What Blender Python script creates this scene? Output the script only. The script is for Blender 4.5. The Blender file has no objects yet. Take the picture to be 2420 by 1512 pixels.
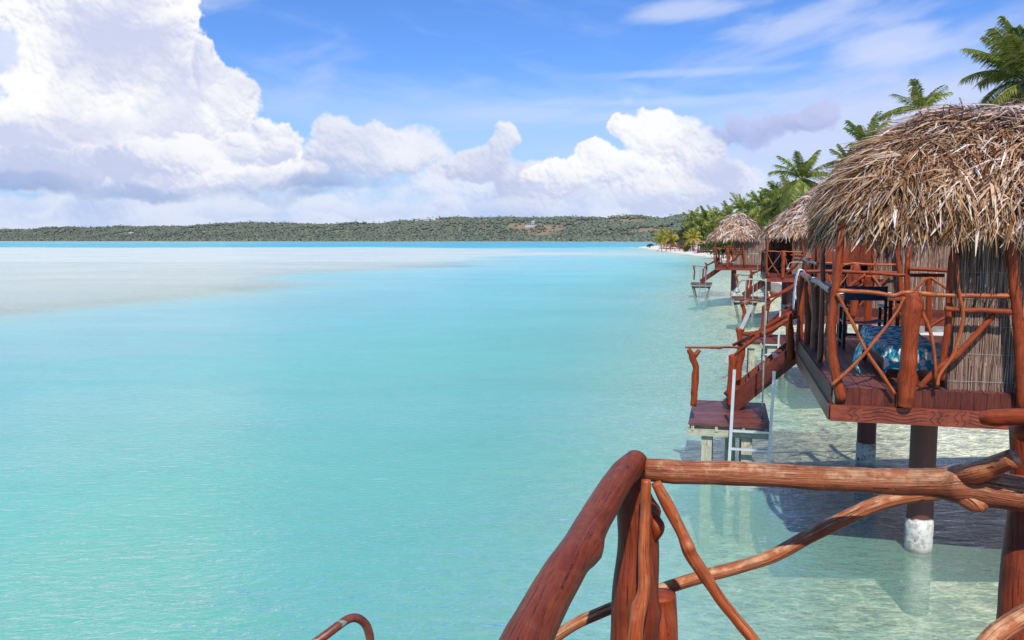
import bpy, math, random
import numpy as np
from mathutils import Vector, noise as mn

SC = bpy.context.scene
COL = SC.collection
R = math.radians
rnd = random.Random(7)
PI = math.pi

# ------------------------------------------------------------------ camera
F, CU, CV = 1953.0, 1210.0, 756.0          # focal length and centre of the 2420 x 1512 frame
CAMZ = 4.0
PITCH = R(5.53)
cp, sp = math.cos(PITCH), math.sin(PITCH)

def ray(u, v):
    s, t = (u - CU) / F, (v - CV) / F
    return Vector((s, cp - t * sp, -sp - t * cp))

def pt(u, v, y):                            # the point seen at (u, v) that stands at distance y
    r = ray(u, v)
    return Vector((0, 0, CAMZ)) + r * (y / r.y)

def onz(u, v, z):                           # the point seen at (u, v) that lies at height z
    r = ray(u, v)
    return Vector((0, 0, CAMZ)) + r * ((z - CAMZ) / r.z)

cam = bpy.data.cameras.new('camera')
co = bpy.data.objects.new('camera', cam)
COL.objects.link(co)
co.location = (0, 0, CAMZ)
co.rotation_euler = (R(90) - PITCH, 0, 0)
cam.sensor_width = 36
cam.lens = 36 * F / 2420
cam.clip_start = 0.05
cam.clip_end = 20000
SC.camera = co
SC.view_settings.view_transform = 'Standard'
SC.view_settings.look = 'None'
SC.view_settings.exposure = 0
SC.render.engine = 'CYCLES'
try:
    SC.cycles.use_denoising = True
    SC.cycles.denoiser = 'OPENIMAGEDENOISE'
except Exception:
    pass
SC.cycles.max_bounces = 6
SC.cycles.transparent_max_bounces = 12
SC.cycles.caustics_reflective = False
SC.cycles.caustics_refractive = False

# ------------------------------------------------------------------ tagging helpers
def tag(o, label=None, cat=None, group=None, kind=None):
    if label: o['label'] = label
    if cat: o['category'] = cat
    if group: o['group'] = group
    if kind: o['kind'] = kind
    return o

def empty(name, loc=(0, 0, 0), rz=0.0):
    o = bpy.data.objects.new(name, None)
    COL.objects.link(o)
    o.location = loc
    o.rotation_euler = (0, 0, rz)
    o.empty_display_size = 0.2
    return o

def copy_tree(o, parent=None):
    c = o.copy()
    COL.objects.link(c)
    c.parent = parent
    for ch in list(o.children):
        copy_tree(ch, c)
    return c

# ------------------------------------------------------------------ mesh builder
def catmull(P, n):
    if len(P) == 2:
        return [P[0].lerp(P[1], i / n) for i in range(n + 1)]
    out = []
    Q = [P[0] * 2 - P[1]] + list(P) + [P[-1] * 2 - P[-2]]
    for i in range(1, len(Q) - 2):
        a, b, c, d = Q[i - 1], Q[i], Q[i + 1], Q[i + 2]
        for k in range(n):
            t = k / n
            out.append(0.5 * ((2 * b) + (c - a) * t + (2 * a - 5 * b + 4 * c - d) * t * t + (3 * b - a - 3 * c + d) * t * t * t))
    out.append(P[-1].copy())
    return out

class MB:
    def __init__(s):
        s.v, s.f, s.uv = [], [], []
    def face(s, idx, uv=None):
        s.f.append(idx)
        s.uv.append(uv or [(0, 0)] * len(idx))
    def quad(s, a, b, c, d, uv=None):
        n = len(s.v)
        s.v += [tuple(a), tuple(b), tuple(c), tuple(d)]
        s.face((n, n + 1, n + 2, n + 3), uv or [(0, 0), (1, 0), (1, 1), (0, 1)])
    def tube(s, P, r, seg=10, n=5, bump=0.0, knots=(), freq=5.0, caps=True, flat=None):
        P = [Vector(p) for p in P]
        if isinstance(r, (int, float)): r = [r] * len(P)
        C = catmull(P, n)
        Rr = catmull([Vector((x, 0, 0)) for x in r], n)
        Rr = [max(0.001, x.x) for x in Rr]
        m = len(C)
        T = [(C[min(i + 1, m - 1)] - C[max(i - 1, 0)]).normalized() for i in range(m)]
        up = Vector((0, 0, 1)) if abs(T[0].z) < 0.9 else Vector((0, -1, 0))
        N = (up - T[0] * up.dot(T[0])).normalized()
        base = len(s.v)
        L = 0.0
        Ls = []
        ph = rnd.random() * 50
        for i in range(m):
            if i:
                L += (C[i] - C[i - 1]).length
                N = (N - T[i] * N.dot(T[i])).normalized()
            Ls.append(L)
            B = T[i].cross(N)
            for k in range(seg):
                a = 2 * PI * k / seg
                d = N * math.cos(a) + B * math.sin(a)
                rr = Rr[i]
                if bump:
                    q = C[i] + d * rr
                    rr *= 1 + bump * mn.noise(Vector((q.x * freq + ph, q.y * freq, q.z * freq)))
                    rr *= 1 + 0.5 * bump * mn.noise(Vector((q.x * freq * 2.6, q.y * freq * 2.6 + ph, q.z * freq * 2.6)))
                for (kt, ka, ks) in knots:
                    dt = (i / (m - 1) - kt) * (len(P) - 1) * 0.9
                    w = math.exp(-(dt / 0.22) ** 2) * max(0.0, math.cos(a - ka)) ** 2
                    rr += ks * w
                if flat: d = Vector((d.x * flat[0], d.y * flat[1], d.z * flat[2]))
                s.v.append(tuple(C[i] + d * rr))
        ro = rnd.random() * 10
        for i in range(m - 1):
            for k in range(seg):
                k2 = (k + 1) % seg
                a, b = base + i * seg + k, base + i * seg + k2
                c, d = a + seg, b + seg
                u0, u1 = ro + k / seg * 6.283 * Rr[i], ro + (k + 1) / seg * 6.283 * Rr[i]
                s.face((a, b, d, c), [(u0, Ls[i]), (u1, Ls[i]), (u1, Ls[i + 1]), (u0, Ls[i + 1])])
        if caps:
            for i, rev in ((0, True), (m - 1, False)):
                ring = [base + i * seg + k for k in range(seg)]
                cc = len(s.v)
                e = T[i] * (Rr[i] * 0.18) * (-1 if i == 0 else 1)
                s.v.append(tuple(C[i] + e))
                for k in range(seg):
                    a, b = ring[k], ring[(k + 1) % seg]
                    s.face((b, a, cc) if rev else (a, b, cc), [(0, 0), (0.01, 0), (0.005, 0.01)])
        return s
    def beam(s, p, q, w, h, up=(0, 0, 1)):
        p, q = Vector(p), Vector(q)
        t = (q - p); L = t.length; t = t / L
        up = Vector(up)
        sd = t.cross(up)
        if sd.length < 1e-4: sd = t.cross(Vector((0, 1, 0)))
        sd.normalize()
        up = sd.cross(t).normalized()
        b = len(s.v)
        for e in (p, q):
            for (x, y) in ((-1, -1), (1, -1), (1, 1), (-1, 1)):
                s.v.append(tuple(e + sd * (x * w / 2) + up * (y * h / 2)))
        o = rnd.random() * 20
        for k in range(4):
            k2 = (k + 1) % 4
            ww = w if k % 2 == 0 else h
            s.face((b + k, b + k2, b + 4 + k2, b + 4 + k), [(o, o), (o + ww, o), (o + ww, o + L), (o, o + L)])
        s.face((b + 3, b + 2, b + 1, b), [(o, o), (o + .01, o), (o + .01, o + .01), (o, o + .01)])
        s.face((b + 4, b + 5, b + 6, b + 7), [(o, o), (o + .01, o), (o + .01, o + .01), (o, o + .01)])
        return s
    def box(s, x0, x1, y0, y1, z0, z1):
        dx, dy, dz = x1 - x0, y1 - y0, z1 - z0
        cx, cy, cz = (x0 + x1) / 2, (y0 + y1) / 2, (z0 + z1) / 2
        if dx >= dy and dx >= dz: return s.beam((x0, cy, cz), (x1, cy, cz), dy, dz)
        if dy >= dz: return s.beam((cx, y0, cz), (cx, y1, cz), dx, dz)
        return s.beam((cx, cy, z0), (cx, cy, z1), dy, dx, up=(1, 0, 0))
    def ribbon(s, P, W, side):                       # a tapered strip
        b = len(s.v)
        for p, w in zip(P, W):
            s.v.append(tuple(p - side * w)); s.v.append(tuple(p + side * w))
        for i in range(len(P) - 1):
            k = b + 2 * i
            s.face((k, k + 1, k + 3, k + 2), [(0, i), (1, i), (1, i + 1), (0, i + 1)])
    def build(s, name, mat, parent=None, smooth=False):
        me = bpy.data.meshes.new(name)
        me.from_pydata(s.v, [], s.f)
        ul = me.uv_layers.new(name='UVMap')
        flat = [c for f in s.uv for p in f for c in p]
        ul.data.foreach_set('uv', flat)
        if mat: me.materials.append(mat)
        if smooth:
            me.polygons.foreach_set('use_smooth', [True] * len(me.polygons))
        me.update()
        o = bpy.data.objects.new(name, me)
        COL.objects.link(o)
        if parent: o.parent = parent
        return o

# ------------------------------------------------------------------ node helper
class NT:
    def __init__(s, tree):
        s.t = tree; s.n = tree.nodes; s.l = tree.links
    def add(s, typ, **kw):
        n = s.n.new(typ)
        for k, v in kw.items():
            setattr(n, k, v)
        return n
    def put(s, sock, v):
        if isinstance(v, bpy.types.NodeSocket): s.l.new(v, sock)
        else:
            if hasattr(sock.default_value, '__len__') and not hasattr(v, '__len__'):
                v = [v] * len(sock.default_value)
            elif hasattr(v, '__len__') and len(sock.default_value) == 4 and len(v) == 3:
                v = (*v, 1)
            sock.default_value = v
    def math(s, op, a, b=None, c=None, clamp=False):
        n = s.add('ShaderNodeMath', operation=op, use_clamp=clamp)
        s.put(n.inputs[0], a)
        if b is not None: s.put(n.inputs[1], b)
        if c is not None: s.put(n.inputs[2], c)
        return n.outputs[0]
    def vec(s, op, a, b=None, scale=None):
        n = s.add('ShaderNodeVectorMath', operation=op)
        s.put(n.inputs[0], a)
        if b is not None: s.put(n.inputs[1], b)
        if scale is not None: s.put(n.inputs['Scale'], scale)
        return n.outputs['Value'] if op in ('DOT_PRODUCT', 'LENGTH', 'DISTANCE') else n.outputs[0]
    def mix(s, f, a, b, mode='MIX'):
        n = s.add('ShaderNodeMix', data_type='RGBA', blend_type=mode)
        s.put(n.inputs[0], f); s.put(n.inputs[6], a); s.put(n.inputs[7], b)
        return n.outputs[2]
    def noise(s, vec, scale=1, detail=3, rough=0.5, dim='3D', dist=0.0, col=False):
        n = s.add('ShaderNodeTexNoise', noise_dimensions=dim)
        if vec is not None: s.l.new(vec, n.inputs['Vector'])
        s.put(n.inputs['Scale'], scale); n.inputs['Detail'].default_value = detail
        n.inputs['Roughness'].default_value = rough; n.inputs['Distortion'].default_value = dist
        return n.outputs['Color' if col else 'Fac']
    def ramp(s, f, stops, interp='LINEAR'):
        n = s.add('ShaderNodeValToRGB')
        n.color_ramp.interpolation = interp
        e = n.color_ramp.elements
        while len(e) < len(stops): e.new(0.5)
        for i, (p, c) in enumerate(stops):
            e[i].position = p
            if not hasattr(c, '__len__'): c = (c, c, c)
            e[i].color = (*c, 1)
        s.l.new(f, n.inputs[0])
        return n.outputs[0]
    def smooth(s, x, lo, hi):
        n = s.add('ShaderNodeMapRange', interpolation_type='SMOOTHSTEP')
        s.put(n.inputs[0], x); n.inputs[1].default_value = lo; n.inputs[2].default_value = hi
        return n.outputs[0]
    def mapping(s, vec, scale=(1, 1, 1), rot=(0, 0, 0), loc=(0, 0, 0)):
        n = s.add('ShaderNodeMapping')
        s.l.new(vec, n.inputs[0])
        n.inputs['Scale'].default_value = scale; n.inputs['Rotation'].default_value = rot; n.inputs['Location'].default_value = loc
        return n.outputs[0]
    def bump(s, h, strength=0.5, dist=0.01, normal=None):
        n = s.add('ShaderNodeBump')
        n.inputs['Strength'].default_value = strength; n.inputs['Distance'].default_value = dist
        s.l.new(h, n.inputs['Height'])
        if normal is not None: s.l.new(normal, n.inputs['Normal'])
        return n.outputs[0]

def newmat(name):
    m = bpy.data.materials.new(name)
    m.use_nodes = True
    nt = NT(m.node_tree)
    b = m.node_tree.nodes['Principled BSDF']
    return m, nt, b

def simple(name, col, rough=0.6, var=0.15, scale=6, metallic=0.0, coat=0.0, spec=0.5):
    m, n, b = newmat(name)
    g = n.add('ShaderNodeNewGeometry').outputs['Position']
    f = n.noise(g, scale, 4, 0.6)
    c0 = [x * (1 - var * 1.6) for x in col]; c1 = [min(1, x * (1 + var)) for x in col]
    n.put(b.inputs['Base Color'], n.mix(f, c0, c1))
    b.inputs['Roughness'].default_value = rough
    b.inputs['Metallic'].default_value = metallic
    b.inputs['Coat Weight'].default_value = coat
    b.inputs['Specular IOR Level'].default_value = spec
    return m

def wood(name, a, b_, c, rough=0.38, coat=0.25, worn=0.0, wcol=(0.55, 0.33, 0.22), bump=0.4, ustr=55, vstr=3.0):
    # a: mid tone, b_: light tone, c: dark streaks; grain runs along the V of the UV map
    m, n, bs = newmat(name)
    uv = n.add('ShaderNodeTexCoord').outputs['UV']
    gx = n.mapping(uv, (ustr, vstr, 1))
    obj = n.add('ShaderNodeNewGeometry')
    pos = obj.outputs['Position']
    g1 = n.noise(gx, 1.0, 5, 0.62, dist=0.6)
    g2 = n.noise(n.mapping(uv, (ustr * 2.2, vstr * 1.4, 1)), 1.0, 3, 0.6, dist=1.2)
    big = n.noise(pos, 7.0, 4, 0.6)
    mid = n.noise(pos, 26.0, 4, 0.65)
    col = n.mix(n.smooth(g1, 0.35, 0.65), a, b_)
    if worn > 0:
        wf = n.math('MULTIPLY', n.smooth(n.math('ADD', n.math('MULTIPLY', big, .5), n.math('MULTIPLY', mid, .5)), 0.44, 0.60), worn)
        nz = n.add('ShaderNodeSeparateXYZ'); n.l.new(obj.outputs['Normal'], nz.inputs[0])
        wf = n.math('MULTIPLY', wf, n.smooth(nz.outputs[2], -0.3, 0.6))
        col = n.mix(wf, col, wcol)
    col = n.mix(n.math('MULTIPLY', n.smooth(g2, 0.56, 0.70), 0.85), col, c)
    ck = n.noise(n.mapping(uv, (ustr * .75, .9, 1), loc=(3.3, 1.7, 0)), 1.0, 2, 0.5, dist=0.35)
    crack = n.math('MULTIPLY', n.smooth(n.math('ABSOLUTE', n.math('SUBTRACT', ck, 0.5)), 0.012, 0.003), n.smooth(mid, 0.42, 0.55))
    col = n.mix(n.math('MULTIPLY', crack, 0.85), col, c)
    speck = n.smooth(n.noise(pos, 60.0, 3, 0.6), 0.66, 0.74)
    col = n.mix(n.math('MULTIPLY', speck, 0.5), col, c)
    dk = n.math('MULTIPLY', n.smooth(big, 0.5, 0.72), 0.6)
    col = n.mix(dk, col, [x * 0.45 for x in a])
    rp = obj.outputs['Random Per Island']
    hsv = n.add('ShaderNodeHueSaturation')
    n.put(hsv.inputs['Value'], n.math('MULTIPLY_ADD', rp, 0.5, 0.75))
    n.l.new(col, hsv.inputs['Color'])
    n.l.new(hsv.outputs[0], bs.inputs['Base Color'])
    bs.inputs['Roughness'].default_value = rough
    bs.inputs['Coat Weight'].default_value = coat
    bs.inputs['Coat Roughness'].default_value = 0.2
    bs.inputs['Specular IOR Level'].default_value = 0.25
    h = n.math('ADD', n.math('MULTIPLY', g1, 0.6), n.math('MULTIPLY', g2, -0.8))
    h = n.math('SUBTRACT', h, n.math('MULTIPLY', crack, 1.2))
    n.l.new(n.bump(n.math('ADD', h, n.math('MULTIPLY', mid, 0.7)), bump, 0.008), bs.inputs['Normal'])
    return m

def island_mat(name, stops, rough=0.75, transl=0.0, uvdark=False, spec=0.3):
    m, n, b = newmat(name)
    g = n.add('ShaderNodeNewGeometry')
    col = n.ramp(g.outputs['Random Per Island'], stops)
    nz = n.noise(g.outputs['Position'], 3.0, 4, 0.6)
    col = n.mix(1.0, col, n.ramp(nz, [(0.3, 0.62), (0.7, 1.15)]), 'MULTIPLY')
    n.l.new(col, b.inputs['Base Color'])
    b.inputs['Roughness'].default_value = rough
    b.inputs['Specular IOR Level'].default_value = spec
    if transl > 0:
        out = m.node_tree.nodes['Material Output']
        t = n.add('ShaderNodeBsdfTranslucent'); n.l.new(col, t.inputs[0])
        mx = n.add('ShaderNodeMixShader'); mx.inputs[0].default_value = transl
        n.l.new(b.outputs[0], mx.inputs[1]); n.l.new(t.outputs[0], mx.inputs[2])
        n.l.new(mx.outputs[0], out.inputs[0])
    return m

M = {}
M['log'] = wood('varnished_log', (0.20, 0.027, 0.007), (0.31, 0.054, 0.013), (0.035, 0.008, 0.004), worn=0.25, wcol=(0.46, 0.15, 0.06), coat=0.0, rough=0.48)
M['log_thin'] = wood('varnished_stick', (0.28, 0.048, 0.012), (0.43, 0.105, 0.028), (0.05, 0.012, 0.006), worn=0.45, wcol=(0.60, 0.27, 0.11), coat=0.06)
M['log_worn'] = wood('weathered_log', (0.33, 0.080, 0.026), (0.50, 0.17, 0.065), (0.06, 0.014, 0.007), worn=1.0, wcol=(0.70, 0.38, 0.19), rough=0.5, bump=0.9, coat=0.04, vstr=1.6, ustr=70)
M['log_dark'] = wood('dark_log', (0.16, 0.034, 0.016), (0.24, 0.055, 0.024), (0.03, 0.010, 0.006), worn=0.15)
M['board'] = wood('red_board', (0.090, 0.018, 0.011), (0.135, 0.028, 0.016), (0.05, 0.012, 0.008), rough=0.5, coat=0.1, ustr=30)
M['beam'] = wood('carved_beam', (0.19, 0.036, 0.018), (0.26, 0.055, 0.026), (0.07, 0.018, 0.010), rough=0.45, coat=0.2, ustr=25)
M['deck'] = wood('deck_plank', (0.13, 0.038, 0.030), (0.19, 0.060, 0.047), (0.06, 0.02, 0.016), rough=0.45, coat=0.1, ustr=40, bump=0.3)
M['grey_timber'] = wood('grey_timber', (0.36, 0.34, 0.24), (0.48, 0.45, 0.34), (0.14, 0.12, 0.08), rough=0.8, coat=0.0, ustr=30)
M['thatch'] = island_mat('thatch_blades', [(0.0, (0.05, 0.018, 0.008)), (0.2, (0.20, 0.085, 0.034)), (0.42, (0.36, 0.185, 0.085)), (0.70, (0.53, 0.32, 0.17)), (0.90, (0.68, 0.46, 0.30)), (1.0, (0.86, 0.72, 0.58))], 0.9, 0.15, spec=0.08)
M['thatch_old'] = island_mat('weathered_thatch', [(0.0, (0.26, 0.17, 0.13)), (0.3, (0.48, 0.35, 0.28)), (0.7, (0.68, 0.54, 0.47)), (1.0, (0.88, 0.78, 0.72))], 0.9, 0.1, spec=0.08)
M['thatch_core'] = simple('thatch_core', (0.03, 0.014, 0.008), 0.95, 0.3, 12)  # near black: shade in the gaps between blades put into the colour
M['reed'] = island_mat('brushwood', [(0.0, (0.12, 0.052, 0.034)), (0.35, (0.29, 0.165, 0.115)), (0.75, (0.43, 0.285, 0.215)), (1.0, (0.62, 0.48, 0.40))], 0.9, spec=0.08)
M['reed_back'] = simple('brushwood_back', (0.22, 0.145, 0.115), 0.95, 0.3, 14)
M['wire'] = simple('galvanised_wire', (0.45, 0.45, 0.45), 0.45, 0.1, 8, metallic=0.6)
M['alu'] = simple('aluminium', (0.62, 0.63, 0.65), 0.4, 0.12, 9, metallic=0.35)
M['steel'] = simple('dull_steel', (0.25, 0.27, 0.28), 0.5, 0.15, 9, metallic=0.4)
M['galv'] = simple('green_grey_pipe', (0.30, 0.36, 0.32), 0.5, 0.15, 10, metallic=0.3)
M['navy'] = simple('navy_canvas', (0.030, 0.045, 0.085), 0.7, 0.25, 14)
M['black_wood'] = simple('dark_stained_wood', (0.022, 0.014, 0.013), 0.4, 0.3, 20)
M['white_cloth'] = simple('white_cloth', (0.78, 0.79, 0.82), 0.9, 0.06, 9)
M['groove'] = simple('carved_groove', (0.025, 0.008, 0.005), 0.9, 0.2, 20)
M['white_paint'] = simple('white_wall', (0.45, 0.43, 0.40), 0.7, 0.1, 1)
M['teal_roof'] = simple('teal_roof', (0.13, 0.24, 0.25), 0.6, 0.1, 1)
M['orange'] = simple('orange_canvas', (0.80, 0.28, 0.02), 0.7, 0.1, 3)
M['yellow'] = simple('yellow_canvas', (0.80, 0.50, 0.03), 0.7, 0.1, 3)
M['rock'] = simple('grey_rock', (0.22, 0.21, 0.19), 0.9, 0.4, 3)
M['trunk'] = simple('palm_trunk', (0.20, 0.155, 0.12), 0.9, 0.3, 4)

# concrete pile: white base, stained, dark red paint above
m, n, b = newmat('painted_pile')
g = n.add('ShaderNodeNewGeometry').outputs['Position']
sx = n.add('ShaderNodeSeparateXYZ'); n.l.new(g, sx.inputs[0])
nz = n.noise(g, 6, 5, 0.65)
zz = n.math('ADD', sx.outputs[2], n.math('MULTIPLY', n.math('SUBTRACT', nz, 0.5), 0.10))
white = n.mix(n.smooth(n.noise(g, 11, 4, .7), 0.45, 0.62), (0.62, 0.60, 0.54), (0.36, 0.34, 0.29))
white = n.mix(n.smooth(n.noise(g, 9, 2, .5), 0.66, 0.69), white, (0.06, 0.05, 0.04))
white = n.mix(n.math('MULTIPLY', n.smooth(zz, 0.10, -0.02), .7), white, (0.17, 0.15, 0.11))
red = n.mix(nz, (0.085, 0.026, 0.018), (0.14, 0.045, 0.030))
n.l.new(n.mix(n.smooth(zz, 0.43, 0.45), white, red), b.inputs['Base Color'])
b.inputs['Roughness'].default_value = 0.6
M['pile'] = m

# floral towel
m, n, b = newmat('floral_towel')
g = n.add('ShaderNodeNewGeometry').outputs['Position']
v = n.add('ShaderNodeTexVoronoi'); v.inputs['Scale'].default_value = 11.0
wob = n.vec('ADD', g, n.vec('SCALE', n.noise(g, 22, 2, .5, col=True), scale=0.05))
n.l.new(wob, v.inputs['Vector'])
base = n.mix(n.noise(g, 10, 4, .6), (0.015, 0.20, 0.33), (0.08, 0.50, 0.56))
petal = n.smooth(v.outputs['Distance'], 0.56, 0.46)
fl = n.mix(petal, base, (0.80, 0.76, 0.64))
fl = n.mix(n.smooth(v.outputs['Distance'], 0.16, 0.10), fl, (0.75, 0.40, 0.05))
n.l.new(fl, b.inputs['Base Color']); b.inputs['Roughness'].default_value = 0.95; b.inputs['Specular IOR Level'].default_value = 0.05
M['towel'] = m

# rusty painted metal tube
m, n, b = newmat('rusty_tube')
g = n.add('ShaderNodeNewGeometry').outputs['Position']
f = n.noise(g, 18, 5, .7)
c = n.mix(n.smooth(f, 0.35, 0.6), (0.22, 0.055, 0.03), (0.13, 0.028, 0.018))
n1 = n.noise(g, 9, 4, .6)
c = n.mix(n.smooth(n1, 0.56, 0.62), c, (0.22, 0.26, 0.23))
n.l.new(c, b.inputs['Base Color']); b.inputs['Roughness'].default_value = 0.45
M['rusty'] = m

def leafmat(name, stops, transl=0.3):
    return island_mat(name, stops, 0.5, transl)
M['palm'] = leafmat('palm_leaf', [(0, (0.08, 0.15, 0.025)), (0.45, (0.20, 0.27, 0.045)), (0.8, (0.36, 0.39, 0.08)), (0.93, (0.52, 0.45, 0.14)), (1, (0.42, 0.26, 0.10))], 0.4)
M['palm_yellow'] = leafmat('yellow_palm_leaf', [(0, (0.18, 0.22, 0.03)), (0.5, (0.40, 0.40, 0.06)), (1, (0.70, 0.50, 0.08))])
M['leaf'] = leafmat('dark_leaf', [(0, (0.09, 0.12, 0.04)), (0.6, (0.16, 0.19, 0.06)), (1, (0.26, 0.26, 0.10))])
M['leaf_bright'] = leafmat('bright_leaf', [(0, (0.06, 0.11, 0.02)), (0.6, (0.12, 0.19, 0.03)), (1, (0.22, 0.26, 0.06))])
M['leaf_silver'] = leafmat('silver_leaf', [(0, (0.14, 0.15, 0.10)), (0.6, (0.24, 0.24, 0.18)), (1, (0.36, 0.35, 0.30))])
# ------------------------------------------------------------------ light and sky
SUN_DIR = Vector((0.10, 1.0, -1.12)).normalized()      # the way the light travels
sun = bpy.data.lights.new('sun', 'SUN')
so = bpy.data.objects.new('sun', sun)
COL.objects.link(so)
so.rotation_euler = SUN_DIR.to_track_quat('-Z', 'Y').to_euler()
sun.energy = 4.7
sun.angle = R(0.53)
sun.color = (1.0, 0.955, 0.89)

W = bpy.data.worlds.new('World')
SC.world = W
W.use_nodes = True
wn = NT(W.node_tree)
bg = W.node_tree.nodes['Background']
bg.inputs['Strength'].default_value = 0.085
sky = wn.add('ShaderNodeTexSky', sky_type='NISHITA')
sky.sun_disc = False
sky.sun_elevation = math.asin(-SUN_DIR.z)
sky.sun_rotation = math.atan2(-SUN_DIR.x, -SUN_DIR.y)
sky.altitude = 0
sky.air_density = 1.0
sky.dust_density = 0.3
sky.ozone_density = 2.5

dirv = wn.add('ShaderNodeTexCoord').outputs['Generated']
sep = wn.add('ShaderNodeSeparateXYZ'); wn.l.new(dirv, sep.inputs[0])
skyc = wn.mix(1.0, sky.outputs[0], (0.76, 1.17, 1.88), 'MULTIPLY')
hz = wn.smooth(sep.outputs[2], 0.24, 0.0)
skyc = wn.mix(wn.math('MULTIPLY', hz, 0.55), skyc, (4.4, 6.6, 9.6))
wn.l.new(skyc, bg.inputs['Color'])

def azel(u, v):
    r = ray(u, v).normalized()
    return math.atan2(r.x, r.y), math.asin(r.z)

def vnoise(x, y, s, seed):                 # value noise, vectorised
    x = x * s + seed * 17.3; y = y * s - seed * 9.1
    xi = np.floor(x); yi = np.floor(y); fx = x - xi; fy = y - yi
    fx = fx * fx * fx * (fx * (fx * 6 - 15) + 10); fy = fy * fy * fy * (fy * (fy * 6 - 15) + 10)
    def h(a, b):
        q = np.sin(a * 127.1 + b * 311.7 + seed * 74.7) * 43758.5453
        return q - np.floor(q)
    return (h(xi, yi) * (1 - fx) + h(xi + 1, yi) * fx) * (1 - fy) + (h(xi, yi + 1) * (1 - fx) + h(xi + 1, yi + 1) * fx) * fy

def fbm(x, y, s, seed, o=4, g=0.5):
    a, t, w = 0, 0, 1.0
    for i in range(o):
        c, sn = math.cos(i * 0.9), math.sin(i * 0.9)
        a = a + w * vnoise(x * c - y * sn, x * sn + y * c, s * 2 ** i, seed + i * 1.7); t += w; w *= g
    return a / t

def worley(x, y, s, seed):                 # rounded bumps: 1 at cell points, falling off between them
    x = x * s + seed * 3.7; y = y * s + seed * 5.1
    xi = np.floor(x); yi = np.floor(y)
    d = np.full(x.shape, 9.0)
    for i in (-1, 0, 1):
        for j in (-1, 0, 1):
            cx, cy = xi + i, yi + j
            h1 = np.sin(cx * 127.1 + cy * 311.7 + seed) * 43758.5453; h1 -= np.floor(h1)
            h2 = np.sin(cx * 269.5 + cy * 183.3 + seed) * 43758.5453; h2 -= np.floor(h2)
            d = np.minimum(d, (cx + h1 - x) ** 2 + (cy + h2 - y) ** 2)
    return 1 - np.sqrt(d)

def sstep(x, lo, hi):
    t = np.clip((x - lo) / (hi - lo), 0, 1)
    return t * t * (3 - 2 * t)

# clouds: a far backdrop band built as one fine grid; each cloud bank's sunlit relief is shaded into its colours
NA, NE = 1150, 460
ga = np.linspace(-0.80, 0.80, NA); ge = np.linspace(-0.008, 0.64, NE)
GE, GA = np.meshgrid(ge, ga, indexing='ij')
A_, E_ = GA * F, GE * F                      # in pixels of the photograph's frame
step_a, step_e = (ga[1] - ga[0]) * F, (ge[1] - ge[0]) * F
RGB = np.zeros((NE, NA, 3)); AL = np.zeros((NE, NA))
def over(rgb, al):
    global RGB, AL
    RGB = RGB * (1 - al[..., None]) + np.asarray(rgb) * al[..., None]
    AL = AL * (1 - al) + al

PX = 420
_bx = (np.arange(NA + PX) * step_a)[None, :] + np.zeros((NE + PX, 1)); _by = (np.arange(NE + PX) * step_e)[:, None] + np.zeros((1, NA + PX))
_B = {110: fbm(_bx, _by, 1 / 110, 1.3, 4), 26: fbm(_bx, _by, 1 / 26, 4.1, 4, 0.55), 9: fbm(_bx, _by, 1 / 9, 6.1, 3, .6), 120: fbm(_bx, _by, 1 / 120, 8.7, 2)}
def base_noise(k, seed):                               # a window into one shared sheet of noise
    i, j = int(seed * 37) % PX, int(seed * 61 + k) % PX
    return _B[k][i:i + NE, j:j + NA]

def cumulus(lst, seed, soft, top, bot, e_lo, e_hi, wr=26, bump=1.0, opacity=1.0, relief=60.0, edge=0.3, k=5.0, grey=0.5, hg=0.45, bias=0.0):
    wa = (base_noise(110, seed) - 0.5) * wr * 2.6 + (base_noise(26, seed + 1.7) - 0.5) * wr * 0.8
    we = (base_noise(110, seed + 3.3) - 0.5) * wr * 2.6 + (base_noise(26, seed + 4.9) - 0.5) * wr * 0.8
    a, e = A_ + wa, E_ + we
    acc = 0
    for (u, v, ru, rv) in lst:
        ca, ce = azel(u, v)
        acc = acc + np.exp(k * np.clip(1 - ((a - ca * F) / ru) ** 2 - ((e - ce * F) / rv) ** 2, -3, 1))
    f = np.log(acc) / k                                    # soft union of the lobes
    w0 = worley(a, e, 1 / 105, seed + 6); w1 = worley(a, e, 1 / 52, seed + 1); w2 = worley(a, e, 1 / 23, seed + 2); w3 = worley(a, e, 1 / 10.5, seed + 4)
    thin = sstep(f, 1.1, 0.2)                              # small bumps live near the rim, the body stays soft
    body = 0.45 * w0 + 0.38 * w1
    fx = f + bump * (body + (0.22 * w2 + 0.10 * w3) * (0.35 + 0.65 * thin) - 0.52) * 0.8 + (base_noise(9, seed) - .5) * .20
    softn = soft * (0.5 + 1.6 * base_noise(120, seed) ** 2)
    al = sstep(fx, 0.0, 1.0 * softn) * opacity
    H = np.sqrt(np.clip(fx + 0.05, 0, 3)) * relief
    ge_, ga_ = np.gradient(H, step_e, step_a)
    nrm_ = 1 / np.sqrt(ga_ ** 2 + ge_ ** 2 + 1)
    lam = (ga_ * -0.28 - ge_ * 0.55 + 0.70) * nrm_
    big = fbm(A_ + wa, (E_ + we) * 1.5, 1 / 170, seed + 21, 5, .5)
    hgt = sstep(GE, azel(CU, e_lo)[1], azel(CU, e_hi)[1])
    s = 0.50 * lam + grey * 1.7 * (big - 0.5) + edge * sstep(fx, 0.7, 0.0) + hg * hgt - 0.02 + bias
    s = sstep(s, 0.0, 1.0)[..., None]
    over(np.array(bot) * (1 - s) + np.array(top) * s, al)

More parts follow.
